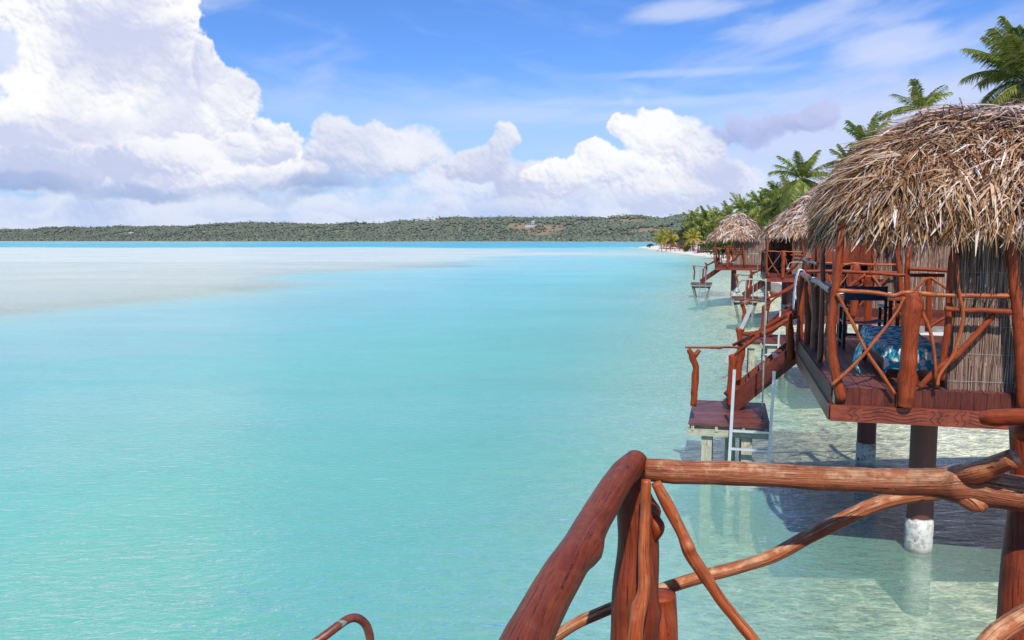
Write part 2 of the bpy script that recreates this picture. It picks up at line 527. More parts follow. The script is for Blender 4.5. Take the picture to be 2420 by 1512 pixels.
def veil(lst, seed, col, op, sa=1 / 300, se=1 / 60, rot=0.2, lo=0.35, hi=0.75):
    x = A_ * math.cos(rot) - E_ * math.sin(rot); y = A_ * math.sin(rot) + E_ * math.cos(rot)
    n1 = fbm(x * sa + 0.5 * fbm(x, y, 1 / 200, seed + 5, 3), y * se, 1.0, seed, 6, 0.58)
    acc = 0
    for (u, v, ru, rv) in lst:
        ca, ce = azel(u, v)
        acc = np.maximum(acc, np.exp(-(((A_ - ca * F) / ru) ** 2 + ((E_ - ce * F) / rv) ** 2)))
    over(col, np.clip(sstep(n1 * 0.6 + acc * 0.5, lo, hi) * op, 0, 1))

WH = (1.0, 1.0, 1.0)
veil([(1200, 330, 900, 130)], 2.0, (0.62, 0.76, 0.98), 0.35)
veil([(1300, -640, 1700, 300), (200, -600, 900, 280)], 15.0, (0.93, 0.95, 1.0), 0.85, 1 / 300, 1 / 110, -0.2, 0.44, 0.74)  # unseen bright veil overhead, added so the ripples reflect white flecks
veil([(2250, 330, 560, 190), (1700, 430, 420, 90)], 5.0, (0.66, 0.72, 0.97), 0.80, 1 / 500, 1 / 110, -0.25, 0.32, 0.72)
veil([(1900, 60, 300, 60), (2100, 110, 160, 60), (1620, 25, 160, 30)], 9.0, (0.74, 0.80, 0.99), 0.60, 1 / 300, 1 / 60, -0.2, 0.45, 0.85)
veil([(1650, 170, 260, 12), (1500, 240, 420, 14), (1250, 270, 300, 30)], 12.0, (0.66, 0.76, 0.98), 0.40, 1 / 300, 1 / 30, -0.12, 0.40, 0.85)
cumulus([(-100, 540, 420, 100), (300, 540, 400, 90), (700, 520, 380, 115), (1050, 510, 330, 125), (1350, 510, 300, 125), (1620, 510, 260, 125), (1900, 580, 300, 70), (2300, 570, 300, 70)],
        3.0, 0.9, (0.84, 0.87, 0.98), (0.46, 0.57, 0.87), 590, 380, 26, 1.3, 0.92, 50, 0.2, grey=1.3)
cumulus([(1925, 282, 62, 36), (1870, 305, 60, 26), (1790, 308, 60, 36), (1725, 300, 40, 30), (1690, 318, 40, 14)], 13.0, 0.7, (0.56, 0.60, 0.87), (0.38, 0.44, 0.74), 350, 240, 22, 1.1, 0.8, 30, 0.2)
cumulus([(800, 310, 45, 50), (850, 330, 110, 50), (970, 350, 85, 55), (1195, 330, 32, 36), (1180, 360, 30, 30), (1130, 395, 110, 40), (880, 370, 160, 40), (1260, 440, 90, 60)],
        23.0, 0.5, (0.90, 0.91, 0.98), (0.52, 0.59, 0.82), 430, 260, 20, 1.2, 0.93, 45, 0.25, grey=0.9, bias=.05)
cumulus([(1480, 310, 45, 28), (1560, 320, 90, 55), (1630, 340, 70, 50), (1670, 400, 70, 55), (1440, 395, 100, 42), (1600, 450, 150, 60), (1400, 370, 40, 30), (1330, 430, 100, 45)],
        33.0, 0.42, WH, (0.58, 0.64, 0.87), 500, 270, 22, 1.2, 0.97, 60, 0.25, grey=1.0, bias=-.12)
cumulus([(60, 180, 80, 45), (20, 300, 120, 80), (90, 120, 110, 70)], 93.0, 1.2, (0.90, 0.92, 1.0), (0.60, 0.68, 0.90), 400, 100, 30, 1.0, 0.75, 40, 0.1)
cumulus([(250, -160, 210, 190), (150, -420, 260, 200), (420, -330, 180, 160), (-120, -200, 200, 200), (300, 30, 140, 90), (400, 60, 62, 70), (240, 160, 150, 150), (370, 150, 90, 90), (500, 160, 40, 50), (545, 240, 60, 60), (480, 230, 90, 80), (60, 340, 210, 90), (400, 330, 230, 120), (640, 370, 75, 60), (180, 260, 150, 100)],
        43.0, 0.30, WH, (0.62, 0.67, 0.88), 520, 60, 24, 1.25, 1.0, 60, 0.25, grey=1.2, hg=.26, bias=-.06)
cumulus([(420, 262, 75, 62), (250, 290, 110, 40)], 47.0, 1.6, (0.80, 0.84, 0.96), (0.62, 0.67, 0.88), 330, 220, 30, 0.9, 0.8, 20, 0.0, grey=0.7)
cumulus([(470, 345, 60, 30), (560, 365, 80, 34), (660, 345, 50, 38), (690, 400, 80, 36), (580, 330, 40, 30)], 49.0, 0.5, (0.98, 0.98, 1.0), (0.60, 0.66, 0.87), 420, 320, 20, 1.3, 0.9, 55, 0.4, grey=0.9, bias=-.08)
cumulus([(250, 395, 190, 45), (440, 380, 130, 42), (60, 385, 150, 40), (620, 420, 120, 36)], 53.0, 0.5, (0.97, 0.97, 1.0), (0.55, 0.62, 0.85), 460, 330, 24, 1.3, 0.92, 60, 0.3, grey=1.2, bias=-.05)
cumulus([(120, 440, 330, 24), (560, 456, 240, 22), (760, 430, 230, 24), (-100, 430, 260, 30)], 63.0, 1.2, (0.48, 0.57, 0.82), (0.28, 0.40, 0.68), 480, 400, 20, 0.5, 0.85, 20, 0.1)
cumulus([(560, 498, 110, 20), (760, 486, 90, 22), (40, 480, 60, 28), (900, 500, 130, 20), (1200, 478, 120, 28), (1450, 470, 120, 30)],
        73.0, 0.9, (0.80, 0.85, 0.98), (0.52, 0.61, 0.88), 520, 455, 18, 0.9, 0.6, 30, 0.1)
# air between here and the lowest clouds
over((0.58, 0.69, 0.93), 0.50 * sstep(GE, 0.085, 0.0))
RGB = RGB / np.maximum(AL, 1e-4)[..., None]
fade = sstep(GE, 0.64, 0.52) * sstep(np.abs(GA), 0.80, 0.70)
AL = AL * fade
# ------------------------------------------------------------------ shore, seabed, water
SHORE = [(13, -60), (10.5, -20), (11, 0), (12, 10), (14, 22), (17, 38), (22, 66), (34, 112), (45, 185), (48.5, 237), (55, 313), (72, 480), (86, 520), (300, 640), (1500, 900), (3000, 900), (3000, -60)]
BAR = [(40, 246), (24, 205), (4, 165), (-10, 107), (-20, 60), (-25, 39), (-45, 18), (-120, -10), (-1500, -10), (-1500, 470), (-60, 500), (24, 400)]

def sdist(x, y, poly):                     # positive inside
    d = np.full(x.shape, 1e12); inside = np.zeros(x.shape, bool)
    n_ = len(poly)
    for i in range(n_):
        x0, y0 = poly[i]; x1, y1 = poly[(i + 1) % n_]
        ex, ey = x1 - x0, y1 - y0
        t = np.clip(((x - x0) * ex + (y - y0) * ey) / (ex * ex + ey * ey), 0, 1)
        d = np.minimum(d, (x - x0 - t * ex) ** 2 + (y - y0 - t * ey) ** 2)
        c = (y0 > y) != (y1 > y)
        with np.errstate(divide='ignore', invalid='ignore'):
            xi = (x1 - x0) * (y - y0) / (y1 - y0 + 1e-12) + x0
        inside ^= c & (x < xi)
    d = np.sqrt(d)
    return np.where(inside, d, -d)

def ground_z(x, y):
    x = np.asarray(x, float); y = np.asarray(y, float)
    s = sdist(x, y, SHORE)
    s = s + (fbm(x, y, 0.08, 3) - 0.5) * 2.5 * np.clip(np.abs(y) / 60, 0.15, .8)
    off = -s
    depth = np.where(off < 9, 0.052 * off, 0.468 + 0.15 * (off - 9))
    depth = np.minimum(depth, 2.5)
    depth = np.maximum(depth, -0.12 * np.minimum(s, 9) - 0.02 * np.clip(s - 9, 0, 40))
    # sandbar
    b = sdist(x, y, BAR)
    soft = 3.0 + 0.055 * np.abs(y)
    k = 1 / (1 + np.exp(-np.clip((b + (fbm(x, y, 0.03, 9) - 0.5) * 0.25 * np.abs(y)) / soft * 1.6, -30, 30)))
    bard = 0.10 + 0.35 * fbm(x / 3, y, 0.05, 21)
    depth = np.where(off > 0, depth * (1 - k) + bard * k, depth)
    # the deep channel beyond the bar
    ch = 1 / (1 + np.exp(-np.clip((y - 500 - 0.05 * np.abs(x)) / 14, -30, 30)))
    depth = np.where(off > 0, depth * (1 - ch) + 7.0 * ch, depth)
    return -depth + np.where(off > 0, (fbm(x, y, 0.6, 31, 3) - 0.5) * 0.10, (fbm(x, y, 0.25, 41, 3) - 0.5) * 0.25)

def gz(x, y):
    return float(ground_z(np.array([x]), np.array([y]))[0])

rows = [-14.0]
while rows[-1] < 9000:
    rows.append(rows[-1] + max(0.14, 0.011 * max(0, rows[-1])))
rows = np.array(rows)
NC = 420
tt = np.linspace(-1.05, 1.25, NC)
YY, TT = np.meshgrid(rows, tt, indexing='ij')
XX = TT * (YY + 22)
GZ = ground_z(XX, YY)

def grid(name, X, Y, Z, mat):
    nr, nc = X.shape
    V = np.stack([X, Y, Z], -1).reshape(-1, 3)
    idx = np.arange(nr * nc).reshape(nr, nc)
    Fc = np.stack([idx[:-1, :-1], idx[:-1, 1:], idx[1:, 1:], idx[1:, :-1]], -1).reshape(-1, 4)
    me = bpy.data.meshes.new(name)
    me.vertices.add(len(V)); me.vertices.foreach_set('co', V.ravel().astype(np.float32))
    me.loops.add(Fc.size); me.loops.foreach_set('vertex_index', Fc.ravel().astype(np.int32))
    me.polygons.add(len(Fc))
    me.polygons.foreach_set('loop_start', (np.arange(len(Fc)) * 4).astype(np.int32))
    me.polygons.foreach_set('use_smooth', np.ones(len(Fc), bool))
    me.update(calc_edges=True); me.validate()
    me.materials.append(mat)
    o = bpy.data.objects.new(name, me)
    COL.objects.link(o)
    return o

# the cloud backdrop
RS = 9500.0
SKX = RS * np.sin(GA) * np.cos(GE); SKY_ = RS * np.cos(GA) * np.cos(GE); SKZ = RS * np.sin(GE)
m, n, b = newmat('clouds')
m.node_tree.nodes.remove(b)
out = m.node_tree.nodes['Material Output']
at = n.add('ShaderNodeAttribute', attribute_name='cloud')
em = n.add('ShaderNodeEmission'); n.l.new(at.outputs['Color'], em.inputs[0])
em.inputs[1].default_value = 1.0
tr = n.add('ShaderNodeBsdfTransparent')
mx = n.add('ShaderNodeMixShader'); n.l.new(at.outputs['Alpha'], mx.inputs[0]); n.l.new(tr.outputs[0], mx.inputs[1]); n.l.new(em.outputs[0], mx.inputs[2])
n.l.new(mx.outputs[0], out.inputs[0])
m.cycles.emission_sampling = 'NONE'
so_ = tag(grid('sky', SKX, SKY_, SKZ, m), kind='structure')
ca_ = so_.data.attributes.new('cloud', 'FLOAT_COLOR', 'POINT')
ca_.data.foreach_set('color', np.concatenate([RGB, AL[..., None]], 2).reshape(-1).astype(np.float32))

# sand
m, n, b = newmat('sand')
g = n.add('ShaderNodeNewGeometry').outputs['Position']
sx = n.add('ShaderNodeSeparateXYZ'); n.l.new(g, sx.inputs[0])
f1 = n.noise(g, 0.7, 5, .6); f2 = n.noise(g, 9, 5, .7)
dry = n.mix(f2, (0.72, 0.62, 0.50), (0.84, 0.75, 0.64))
wet = n.mix(f1, (0.58, 0.54, 0.43), (0.74, 0.69, 0.57))
c = n.mix(n.smooth(sx.outputs[2], -0.02, 0.14), wet, dry)
weed = n.math('MULTIPLY', n.smooth(n.noise(g, 0.55, 6, .68), 0.60, 0.72), 0.6)
weed = n.math('MULTIPLY', weed, n.smooth(sx.outputs[2], -0.1, -0.3))
c = n.mix(weed, c, (0.13, 0.14, 0.08))
gr = n.math('MULTIPLY', n.smooth(n.noise(g, 0.12, 5, .6), 0.42, 0.55), n.smooth(sx.outputs[2], 1.25, 1.6))
c = n.mix(gr, c, (0.09, 0.12, 0.04))
n.l.new(c, b.inputs['Base Color']); b.inputs['Roughness'].default_value = 0.9
n.l.new(n.bump(n.math('ADD', f2, n.noise(g, 2.5, 3, .5)), 0.4, 0.03), b.inputs['Normal'])
M['sand'] = m
tag(grid('seabed_and_beach', XX, YY, GZ, M['sand']), kind='structure')

# water
m, n, b = newmat('lagoon_water')
m.node_tree.nodes.remove(b)
out = m.node_tree.nodes['Material Output']
g = n.add('ShaderNodeNewGeometry').outputs['Position']
ac = n.add('ShaderNodeAttribute', attribute_name='body').outputs['Color']
ak = n.add('ShaderNodeAttribute', attribute_name='murk').outputs['Fac']
afar = n.add('ShaderNodeAttribute', attribute_name='far').outputs['Fac']
w1 = n.noise(n.mapping(g, (0.6, 1.6, 1), rot=(0, 0, R(8))), 1.9, 3, .55, dist=0.4)
w2 = n.noise(n.mapping(g, (0.7, 1.7, 1), rot=(0, 0, R(-16))), 5.6, 4, .6, dist=0.6)
w3 = n.noise(n.mapping(g, (0.45, 1.0, 1), rot=(0, 0, R(20))), 0.35, 3, .5)
hh = n.math('ADD', n.math('MULTIPLY', w1, 0.19), n.math('MULTIPLY', w2, 0.13))
hh = n.math('ADD', hh, n.math('MULTIPLY', w3, 0.12))
gust = n.math('MULTIPLY_ADD', n.smooth(n.noise(n.mapping(g, (0.5, 1, 1), rot=(0, 0, R(25))), 0.09, 5, .62), 0.36, 0.64), 0.9, 0.5)
hh = n.math('MULTIPLY', hh, gust)
nrm = n.bump(hh, 1.0, 0.85)
fr = n.add('ShaderNodeFresnel'); fr.inputs[0].default_value = 1.33; n.l.new(nrm, fr.inputs[1])
frf = n.math('MULTIPLY', fr.outputs[0], n.math('MULTIPLY_ADD', afar, -0.75, 1.35))
frf = n.math('MINIMUM', frf, 0.60)
dif = n.add('ShaderNodeBsdfDiffuse')
pv = n.noise(n.mapping(g, (0.5, 1, 1), rot=(0, 0, R(12))), 0.10, 6, .6)
pv2 = n.noise(n.mapping(g, (0.35, 1, 1), rot=(0, 0, R(-5))), 1.1, 4, .6)
cc = n.mix(1.0, ac, n.ramp(pv, [(0.3, 0.92), (0.7, 1.06)]), 'MULTIPLY')
cc = n.mix(1.0, cc, n.ramp(pv2, [(0.3, 0.97), (0.7, 1.03)]), 'MULTIPLY')
wd = n.math('MULTIPLY', n.smooth(n.noise(g, 0.62, 6, .68), 0.63, 0.74), 0.22)
cc = n.mix(wd, cc, (0.10, 0.26, 0.24))
n.l.new(cc, dif.inputs[0]); n.l.new(n.bump(hh, 0.08, 0.85), dif.inputs['Normal'])
# caustic web of focused sunlight, painted into the surface's transparent colour
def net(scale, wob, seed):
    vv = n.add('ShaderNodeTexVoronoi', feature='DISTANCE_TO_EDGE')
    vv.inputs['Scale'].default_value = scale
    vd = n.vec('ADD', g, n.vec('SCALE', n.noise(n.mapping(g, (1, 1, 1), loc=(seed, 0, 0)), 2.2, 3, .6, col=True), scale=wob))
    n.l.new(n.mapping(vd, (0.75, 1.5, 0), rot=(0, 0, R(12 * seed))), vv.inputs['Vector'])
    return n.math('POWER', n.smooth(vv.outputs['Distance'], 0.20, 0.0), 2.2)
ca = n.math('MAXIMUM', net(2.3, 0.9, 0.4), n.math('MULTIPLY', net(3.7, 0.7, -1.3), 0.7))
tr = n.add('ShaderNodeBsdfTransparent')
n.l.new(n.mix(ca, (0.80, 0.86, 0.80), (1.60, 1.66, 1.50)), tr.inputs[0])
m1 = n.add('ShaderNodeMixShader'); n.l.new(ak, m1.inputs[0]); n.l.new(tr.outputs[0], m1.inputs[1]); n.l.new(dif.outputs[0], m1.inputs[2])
gl = n.add('ShaderNodeBsdfGlossy'); n.l.new(n.bump(hh, 0.30, 0.85), gl.inputs['Normal'])
n.l.new(n.math('MULTIPLY_ADD', afar, 0.22, 0.04), gl.inputs['Roughness'])
gl.inputs[0].default_value = (0.95, 0.97, 1, 1)
m2 = n.add('ShaderNodeMixShader'); n.l.new(frf, m2.inputs[0]); n.l.new(m1.outputs[0], m2.inputs[1]); n.l.new(gl.outputs[0], m2.inputs[2])
n.l.new(m2.outputs[0], out.inputs[0])
M['water'] = m
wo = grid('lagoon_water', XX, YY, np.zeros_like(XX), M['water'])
tag(wo, kind='structure')
dep = np.clip(-GZ, 0, 20).ravel()
dn = dep * (1 + 0.25 * (fbm(XX, YY, 0.05, 77).ravel() - 0.5))
murk = 1 - np.exp(-np.maximum(0, dn - 0.45) * 1.35)
murk = np.clip(murk, 0, 0.97)
shallow = np.array([0.56, 0.64, 0.48]); midc = np.array([0.165, 0.61, 0.475]); deep = np.array([0.04, 0.44, 0.54])
t1 = np.clip(dn / 1.7, 0, 1)[:, None]; t2 = np.clip((dn - 2.2) / 3.5, 0, 1)[:, None]
body = shallow * (1 - t1) + midc * t1
body = body * (1 - t2) + deep * t2
blu = np.clip((YY.ravel() - 9) / 35, 0, 1)[:, None] * np.clip((dn - .5), 0, 1)[:, None]
body = body * (1 - blu) + np.array([0.185, 0.61, 0.60]) * blu * (1 - t2) + deep * blu * t2
barm = (1 / (1 + np.exp(-np.clip(sdist(XX, YY, BAR) / (4 + 0.028 * np.abs(YY)) + 0.8 * (fbm(XX / 2.5, YY, 0.05, 63) - .5) * 3, -30, 30)))).ravel()[:, None]
barm = barm * np.clip(1 - (dn - 1.1) / 1.6, 0, 1)[:, None]
body = body * (1 - barm) + np.array([0.72, 0.75, 0.68]) * barm
murk = np.maximum(murk, 0.75 * barm[:, 0])
shoal_sheen = (0.62 / (1 + np.exp(-np.clip((sdist(XX, YY, BAR) + 13 + 9 * (fbm(XX / 2, YY, 0.07, 83) - .5)) / 6.5, -30, 30)))).ravel()[:, None] * (1 - barm) * (YY.ravel() < 430)[:, None]
body = body * (1 - shoal_sheen) + np.array([0.48, 0.67, 0.66]) * shoal_sheen  # pale cloud reflection beyond the fading bar, put into the body colour
body = body * (0.85 + 0.12 * np.clip(YY.ravel() / 120, 0, 1)[:, None]) * np.array([0.93, 1.0, 0.97])
far = np.clip((np.log(np.clip(YY, 8, 400)) - math.log(8)) / (math.log(400) - math.log(8)), 0, 1).ravel()
murk = np.maximum(murk, 0.9 * np.clip((YY.ravel() - 60) / 100, 0, 1) * (dep > 0.02))
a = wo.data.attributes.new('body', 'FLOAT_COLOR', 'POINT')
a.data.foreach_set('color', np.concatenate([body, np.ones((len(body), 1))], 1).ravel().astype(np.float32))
a = wo.data.attributes.new('murk', 'FLOAT', 'POINT'); a.data.foreach_set('value', murk.astype(np.float32))
a = wo.data.attributes.new('far', 'FLOAT', 'POINT'); a.data.foreach_set('value', far.astype(np.float32))

# ------------------------------------------------------------------ far hills with their forest
SKYL = [(-700, 536), (0, 541), (100, 540), (240, 538), (330, 536), (450, 532), (600, 528), (750, 529), (900, 532), (950, 523), (1040, 519), (1120, 515), (1180, 511), (1250, 514), (1330, 516), (1400, 520), (1450, 518), (1500, 516), (1560, 522), (1620, 515), (1700, 512), (1800, 506), (2000, 500), (2420, 500), (3200, 505)]
hu = np.linspace(-700, 3200, 420)
hskyl = np.interp(hu, [p[0] for p in SKYL], [p[1] for p in SKYL])
dsh = np.interp(hu, [-700, 0, 1300, 1600, 3200], [2800, 2500, 1750, 1450, 1300])
hs = np.linspace(0, 1, 60)
U_, S_ = np.meshgrid(hu, hs, indexing='ij')
D0 = dsh[:, None]
Yh = D0 + S_ * 700
ridge_h = (566.9 - hskyl)[:, None] / F * (D0 + 480) + 1.0
prof = np.where(S_ < 0.685, np.sin(np.clip(S_ / 0.685, 0, 1) * PI / 2) ** 1.15, 1 - 0.5 * (S_ - 0.685) / 0.315)
Xh = (U_ - CU) / F * Yh
Zh = ridge_h * prof + (fbm(Xh, Yh, 0.008, 5) - 0.5) * 22 * np.sin(np.clip(S_, 0, 1) * PI) * np.clip(ridge_h / 40, 0.3, 1) - 1.0
Zh = Zh - np.maximum(0, 4.0 - S_ * 80) * 0.3
m, n, b = newmat('hill_ground')
g = n.add('ShaderNodeNewGeometry').outputs['Position']
f1 = n.noise(g, 0.012, 5, .6); f2 = n.noise(g, 0.05, 5, .7)
c = n.mix(n.smooth(f2, 0.35, 0.65), (0.115, 0.135, 0.10), (0.155, 0.17, 0.115))  # distance haze mixed into the ground tones, as in the trees
c = n.mix(n.smooth(f1, 0.52, 0.64), c, (0.32, 0.22, 0.165))
n.l.new(c, b.inputs['Base Color']); b.inputs['Roughness'].default_value = 1
b.inputs['Specular IOR Level'].default_value = 0
at = n.add('ShaderNodeAttribute', attribute_name='bare').outputs['Fac']
n.l.new(n.mix(at, c, n.mix(f2, (0.30, 0.20, 0.15), (0.24, 0.20, 0.12))), b.inputs['Base Color'])
BARE = [(1275, 543, 62, 15), (1230, 535, 34, 8), (1470, 522, 60, 5), (1010, 522, 50, 4), (1530, 548, 34, 9), (310, 552, 25, 3), (815, 548, 30, 4)]
Vh = CV - F * ((Zh - CAMZ) / Yh * cp + sp) / (cp - (Zh - CAMZ) / Yh * sp)
bare = np.zeros_like(Zh)
for (bu, bv, ru, rv) in BARE:
    q = np.sqrt(((U_ - bu) / ru) ** 2 + ((Vh - bv) / rv) ** 2) + (fbm(Xh, Yh, 0.02, 91) - .5) * .9
    bare = np.maximum(bare, sstep(q, 1.1, .8))
ho = tag(grid('hills', Xh, Yh, Zh, m), kind='structure')
a_ = ho.data.attributes.new('bare', 'FLOAT', 'POINT'); a_.data.foreach_set('value', bare.ravel().astype(np.float32))

# clear patches of bare ground on the slope, given as (u, v, ru, rv) seen from the deck
def hill_at(u, s):
    iu = np.clip((u - hu[0]) / (hu[-1] - hu[0]) * (len(hu) - 1), 0, len(hu) - 1.001)
    js = np.clip(s * (len(hs) - 1), 0, len(hs) - 1.001)
    i, j = iu.astype(int), js.astype(int); fi, fj = iu - i, js - j
    def L(A): return (A[i, j] * (1 - fi) + A[i + 1, j] * fi) * (1 - fj) + (A[i, j + 1] * (1 - fi) + A[i + 1, j + 1] * fi) * fj
    return L(Xh), L(Yh), L(Zh)

# low crowns: jittered icosahedra, built all at once
def ico():
    t = (1 + 5 ** 0.5) / 2
    v = np.array([(-1, t, 0), (1, t, 0), (-1, -t, 0), (1, -t, 0), (0, -1, t), (0, 1, t), (0, -1, -t), (0, 1, -t), (t, 0, -1), (t, 0, 1), (-t, 0, -1), (-t, 0, 1)], float)
    f = np.array([(0, 11, 5), (0, 5, 1), (0, 1, 7), (0, 7, 10), (0, 10, 11), (1, 5, 9), (5, 11, 4), (11, 10, 2), (10, 7, 6), (7, 1, 8), (3, 9, 4), (3, 4, 2), (3, 2, 6), (3, 6, 8), (3, 8, 9), (4, 9, 5), (2, 4, 11), (6, 2, 10), (8, 6, 7), (9, 8, 1)])
    return v / np.linalg.norm(v[0]), f

def trimesh(name, V, Fc, mat, parent=None):
    me = bpy.data.meshes.new(name)
    me.vertices.add(len(V)); me.vertices.foreach_set('co', V.ravel().astype(np.float32))
    me.loops.add(Fc.size); me.loops.foreach_set('vertex_index', Fc.ravel().astype(np.int32))
    me.polygons.add(len(Fc)); me.polygons.foreach_set('loop_start', (np.arange(len(Fc)) * Fc.shape[1]).astype(np.int32))
    me.update(calc_edges=True)
    me.materials.append(mat)
    o = bpy.data.objects.new(name, me); COL.objects.link(o)
    if parent: o.parent = parent
    return o

rg = np.random.default_rng(11)
NT_ = 42000
uu = rg.uniform(-500, 2600, NT_); ss = rg.uniform(0.004, 0.80, NT_) ** 1.1
x, y, z = hill_at(uu, ss)
vv_ = CV - F * ((z - CAMZ) / y * cp + sp) / (cp - (z - CAMZ) / y * sp)
keep = np.ones(NT_, bool)
for (bu, bv, ru, rv) in BARE:
    q = ((uu - bu) / ru) ** 2 + ((vv_ - bv) / rv) ** 2
    keep &= ~((q < 1) & (rg.uniform(0, 1, NT_) < 0.85))
cl = fbm(x, y, 0.012, 15)
keep &= (rg.uniform(0, 1, NT_) < np.clip((cl - 0.25) * 3.5, 0.25, 1)) | (ss < 0.08)
x, y, z, ss = x[keep], y[keep], z[keep], ss[keep]
iv, if_ = ico()
nt = len(x)
sz = rg.uniform(2.0, 4.8, nt) * np.where(ss < 0.05, 1.0, 0.9)
V = iv[None] * (1 + rg.uniform(-0.35, 0.35, (nt, 12, 1)))
V = V * np.stack([sz * rg.uniform(0.9, 1.5, nt), sz * 1.1, sz * rg.uniform(0.7, 1.15, nt)], 1)[:, None]
V = V + np.stack([x, y, z + sz * 0.75], 1)[:, None]
Fc = (if_[None] + (np.arange(nt) * 12)[:, None, None]).reshape(-1, 3)
M['forest'] = island_mat('hill_forest', [(0, (0.115, 0.142, 0.118)), (0.4, (0.140, 0.167, 0.128)), (0.8, (0.170, 0.195, 0.138)), (1, (0.215, 0.222, 0.16))], 0.95, spec=0.0)  # aerial haze mixed into the greens as a grey-blue tint
tag(trimesh('hill_forest', V.reshape(-1, 3), Fc, M['forest']), 'dense green forest covering the far shore and its low hills', 'forest', kind='stuff')

# palms standing over the forest along shore and ridge
mb = MB()
npalm = 1500
pu = rg.uniform(-400, 2500, npalm); psr = np.where(rg.uniform(0, 1, npalm) < 0.72, rg.uniform(0.005, 0.16, npalm), rg.uniform(0.5, 0.76, npalm))
px_, py_, pz_ = hill_at(pu, psr)
for i in range(npalm):
    h = rg.uniform(8, 14) if psr[i] < 0.3 else rg.uniform(5, 9.5)
    q = Vector((px_[i], py_[i], pz_[i]))
    top = q + Vector((rg.uniform(-1, 1), 0, h))
    mb.ribbon([q, top], [0.22, 0.18], Vector((1, 0, 0)))
    for k in range(8):
        a = k / 8 * 2 * PI + rg.uniform(0, 0.6)
        d = Vector((math.cos(a), math.sin(a) * 0.7, 0)); L = rg.uniform(2.4, 3.6)
        mb.ribbon([top, top + d * L * 0.5 + Vector((0, 0, 0.9)), top + d * L + Vector((0, 0, -0.6))], [0.3, 0.75, 0.1], Vector((-d.y * 0.4, d.x * 0.4, 0.9)))
tag(mb.build('hill_palms', M['forest']), 'far palms standing above the forest along the opposite shore', 'palm trees', kind='stuff')

# pale strip of shore at the foot of the hills
mb = MB()
for i in range(len(hu) - 1):
    x0, y0 = (hu[i] - CU) / F * (dsh[i] - 14), dsh[i] - 14
    x1, y1 = (hu[i + 1] - CU) / F * (dsh[i + 1] - 14), dsh[i + 1] - 14
    hh_ = 0.8 + 1.6 * float(fbm(np.array([x0]), np.array([0.0]), 0.01, 3)[0])
    hh2 = 0.8 + 1.6 * float(fbm(np.array([x1]), np.array([0.0]), 0.01, 3)[0])
    mb.quad((x0, y0, -0.2), (x1, y1, -0.2), (x1, y1 + 24, hh2), (x0, y0 + 24, hh_))
M['shore'] = simple('far_shore_sand', (0.42, 0.33, 0.26), 0.9, 0.25, 0.02)
tag(mb.build('far_shore', M['shore']), kind='structure')
# ------------------------------------------------------------------ bungalows over the water
DZ = 2.32                                   # height of every deck
TH = R(-14.5)
UX = Vector((math.cos(TH), math.sin(TH), 0)); UY = Vector((-math.sin(TH), math.cos(TH), 0))
OA = Vector((3.70, 9.40, 0))

def loc_b(u, v, b):                         # seen point on the plane b = const of the nearest bungalow, in its own frame
    r = ray(u, v); o = Vector((0, 0, CAMZ)) - OA
    t = (b - o.dot(UY)) / r.dot(UY)
    q = o + r * t
    return Vector((q.dot(UX), q.dot(UY), q.z))

def loc_y(u, v, y):                         # seen point at world distance y, in the same frame
    q = pt(u, v, y) - OA
    return Vector((q.dot(UX), q.dot(UY), q.z))

def z2(x, y): return (2900 + .529 * x) / 1.587, (850 + .529 * y) / 1.587
def z7(x, y): return (2900 + .26455 * x) / 1.587, (950 + .26455 * y) / 1.587
def z4(x, y): return (2500 + .5291 * x) / 1.587, (1000 + .5291 * y) / 1.587

def on2(pts, b): return [loc_b(*z2(x, y), b) for x, y in pts]
def on7(pts): return [loc_y(*z7(x, y), d) for x, y, d in pts]
def on4(pts): return [loc_y(*z4(x, y), d) for x, y, d in pts]

